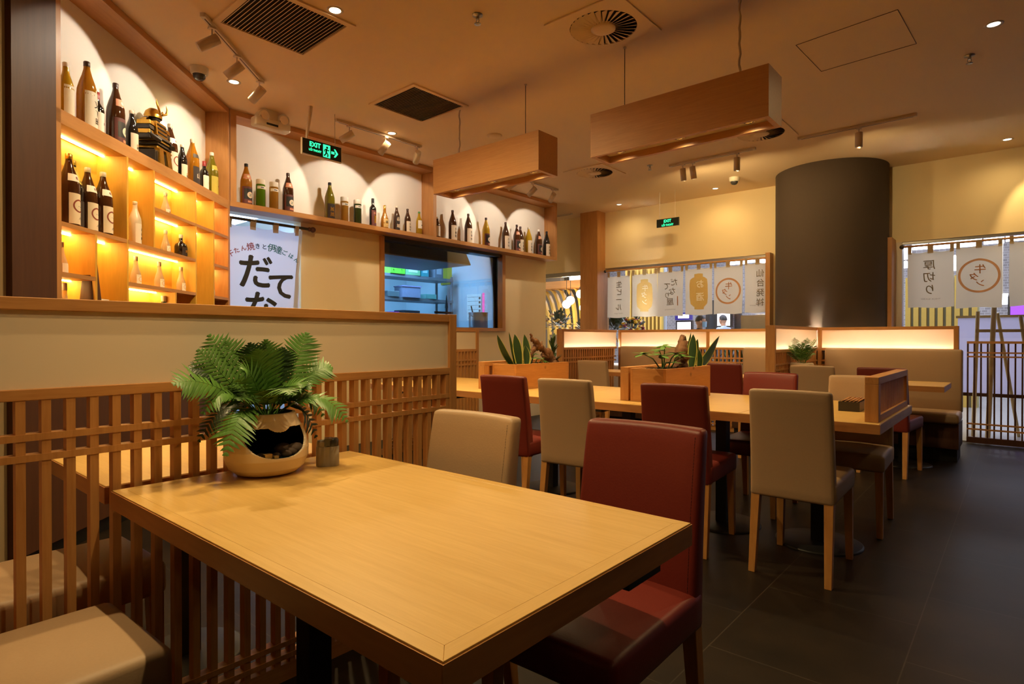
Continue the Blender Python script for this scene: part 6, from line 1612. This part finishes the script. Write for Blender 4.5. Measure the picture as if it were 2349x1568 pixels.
person((-4.28, 10.05, 0), radians(-66), 'person in dark clothes and a pale blue face mask passing outside the window', plain('black_jacket', (.015, .015, .017), .8), plain('dark_trousers', (.02, .02, .025), .8), plain('blue_mask', (.30, .50, .66), .7), H=1.60)
person((-5.34, 13.95, 0), radians(68), 'person in a light blue shirt with short black hair, farther away', plain('blue_shirt', (.38, .46, .58), .8), plain('grey_trousers', (.08, .08, .10), .8), H=1.74)

# ------------------------------------------------------------------ fence of thin slats in the right opening, with an easel behind it
fe = thing('slat_fence', 'thin brown slatted railing in the right opening below the cloth panels', 'fence', (0, 8.57, 0))
X0, X1 = -.465, 2.6
bx(X0, X1, -.025, .025, 1.138, 1.165).build('top_rail', M['frame_wood'], fe)
bx(X0, X1, -.025, .025, .012, .075).build('bottom_rail', M['dark_lam'], fe)
for z in (1.035, .990, .225, .165): bx(X0, X1, -.012, .012, z - .009, z + .009).build('rail', M['frame_wood'], fe)
mb = MB(); n = 50
for i in range(n): x = X0 + .0 + i * .0595; mb.box(x, x + .016, -.011, .011, .07, 1.14)
mb.build('slats', M['dark_lam'], fe)
ea = thing('easel', 'tall wooden easel of bare poles standing behind the railing, holding a white board', 'easel', (-.13, 9.05, 0))
wl = plain('pale_raw_wood', (.50, .36, .16), .6)
for p, q, r_ in (((-.30, .0, 0), (-.26, .02, 1.52), .020), ((-.16, -.06, 0), (-.10, .02, 1.80), .026), ((.30, .02, 0), (.13, .02, 1.46), .020), ((.12, .45, 0), (-.08, .06, 1.5), .018)):
    mb = MB(); mb.tube([p, q], r_, 8); mb.build('leg', wl, ea)
bx(-.28, .17, -.005, .02, 1.27, 1.305).build('cross_bar', wl, ea)
bx(-.45, 1.1, .035, .06, .50, .54).build('ledge', M['dark_lam'], ea)
root = thing('display_board', 'large pale white board leaning on the easel behind the railing', 'board', (.22, 9.66, .60))
bx(-.84, .9, -.01, .01, -.10, .86).build('board', translucent('white_board', (.62, .60, .70), (.80, .78, .90), .6), root)
bx(-.86, .92, -.014, .014, .86, .89).build('frame', wl, root)
# fern pot on the far table and dark bottle set on the neighbouring table
random.seed(9)
fb = thing('potted_fern', 'small fern in a cream pot on the far table before the glowing panel', 'plant', (-1.685, 6.50, TT))
MB().lathe([(.075, 0), (.105, .04), (.115, .10), (.108, .165), (.100, .175), (.094, .17), (.09, .14)], 28, cap=False).build('pot', M['pot_beige'], fb)
MB().lathe([(.001, .15), (.095, .15)], 20, cap=False).build('soil', M['soil'], fb)
for k in range(17):
    a = 2 * pi * k / 17; L = random.uniform(.10, .19); u = random.uniform(.12, .29)
    mb = MB(); frond(mb, (.02 * cos(a), .02 * sin(a), .15), (L * cos(a), L * sin(a), .15 + u), (0, 0, .06), .044, (cos(a) * -.4, sin(a) * -.4, .9), 14); mb.build('frond', M['leaf'], fb)
root = thing('condiment_set', 'cluster of dark sauce bottles on the far booth table beside the wooden post', 'condiments', (-2.02, 6.80, TT))
for (x, y, h) in ((0, 0, .15), (.06, .02, .17), (.03, -.05, .12), (-.05, .03, .10)):
    mb = MB(); mb.lathe([(.026, 0), (.028, h * .6), (.014, h * .8), (.016, h * .82), (.016, h), (.001, h)], 14, (x, y, 0)); mb.build('sauce_bottle', M['iron'], root)
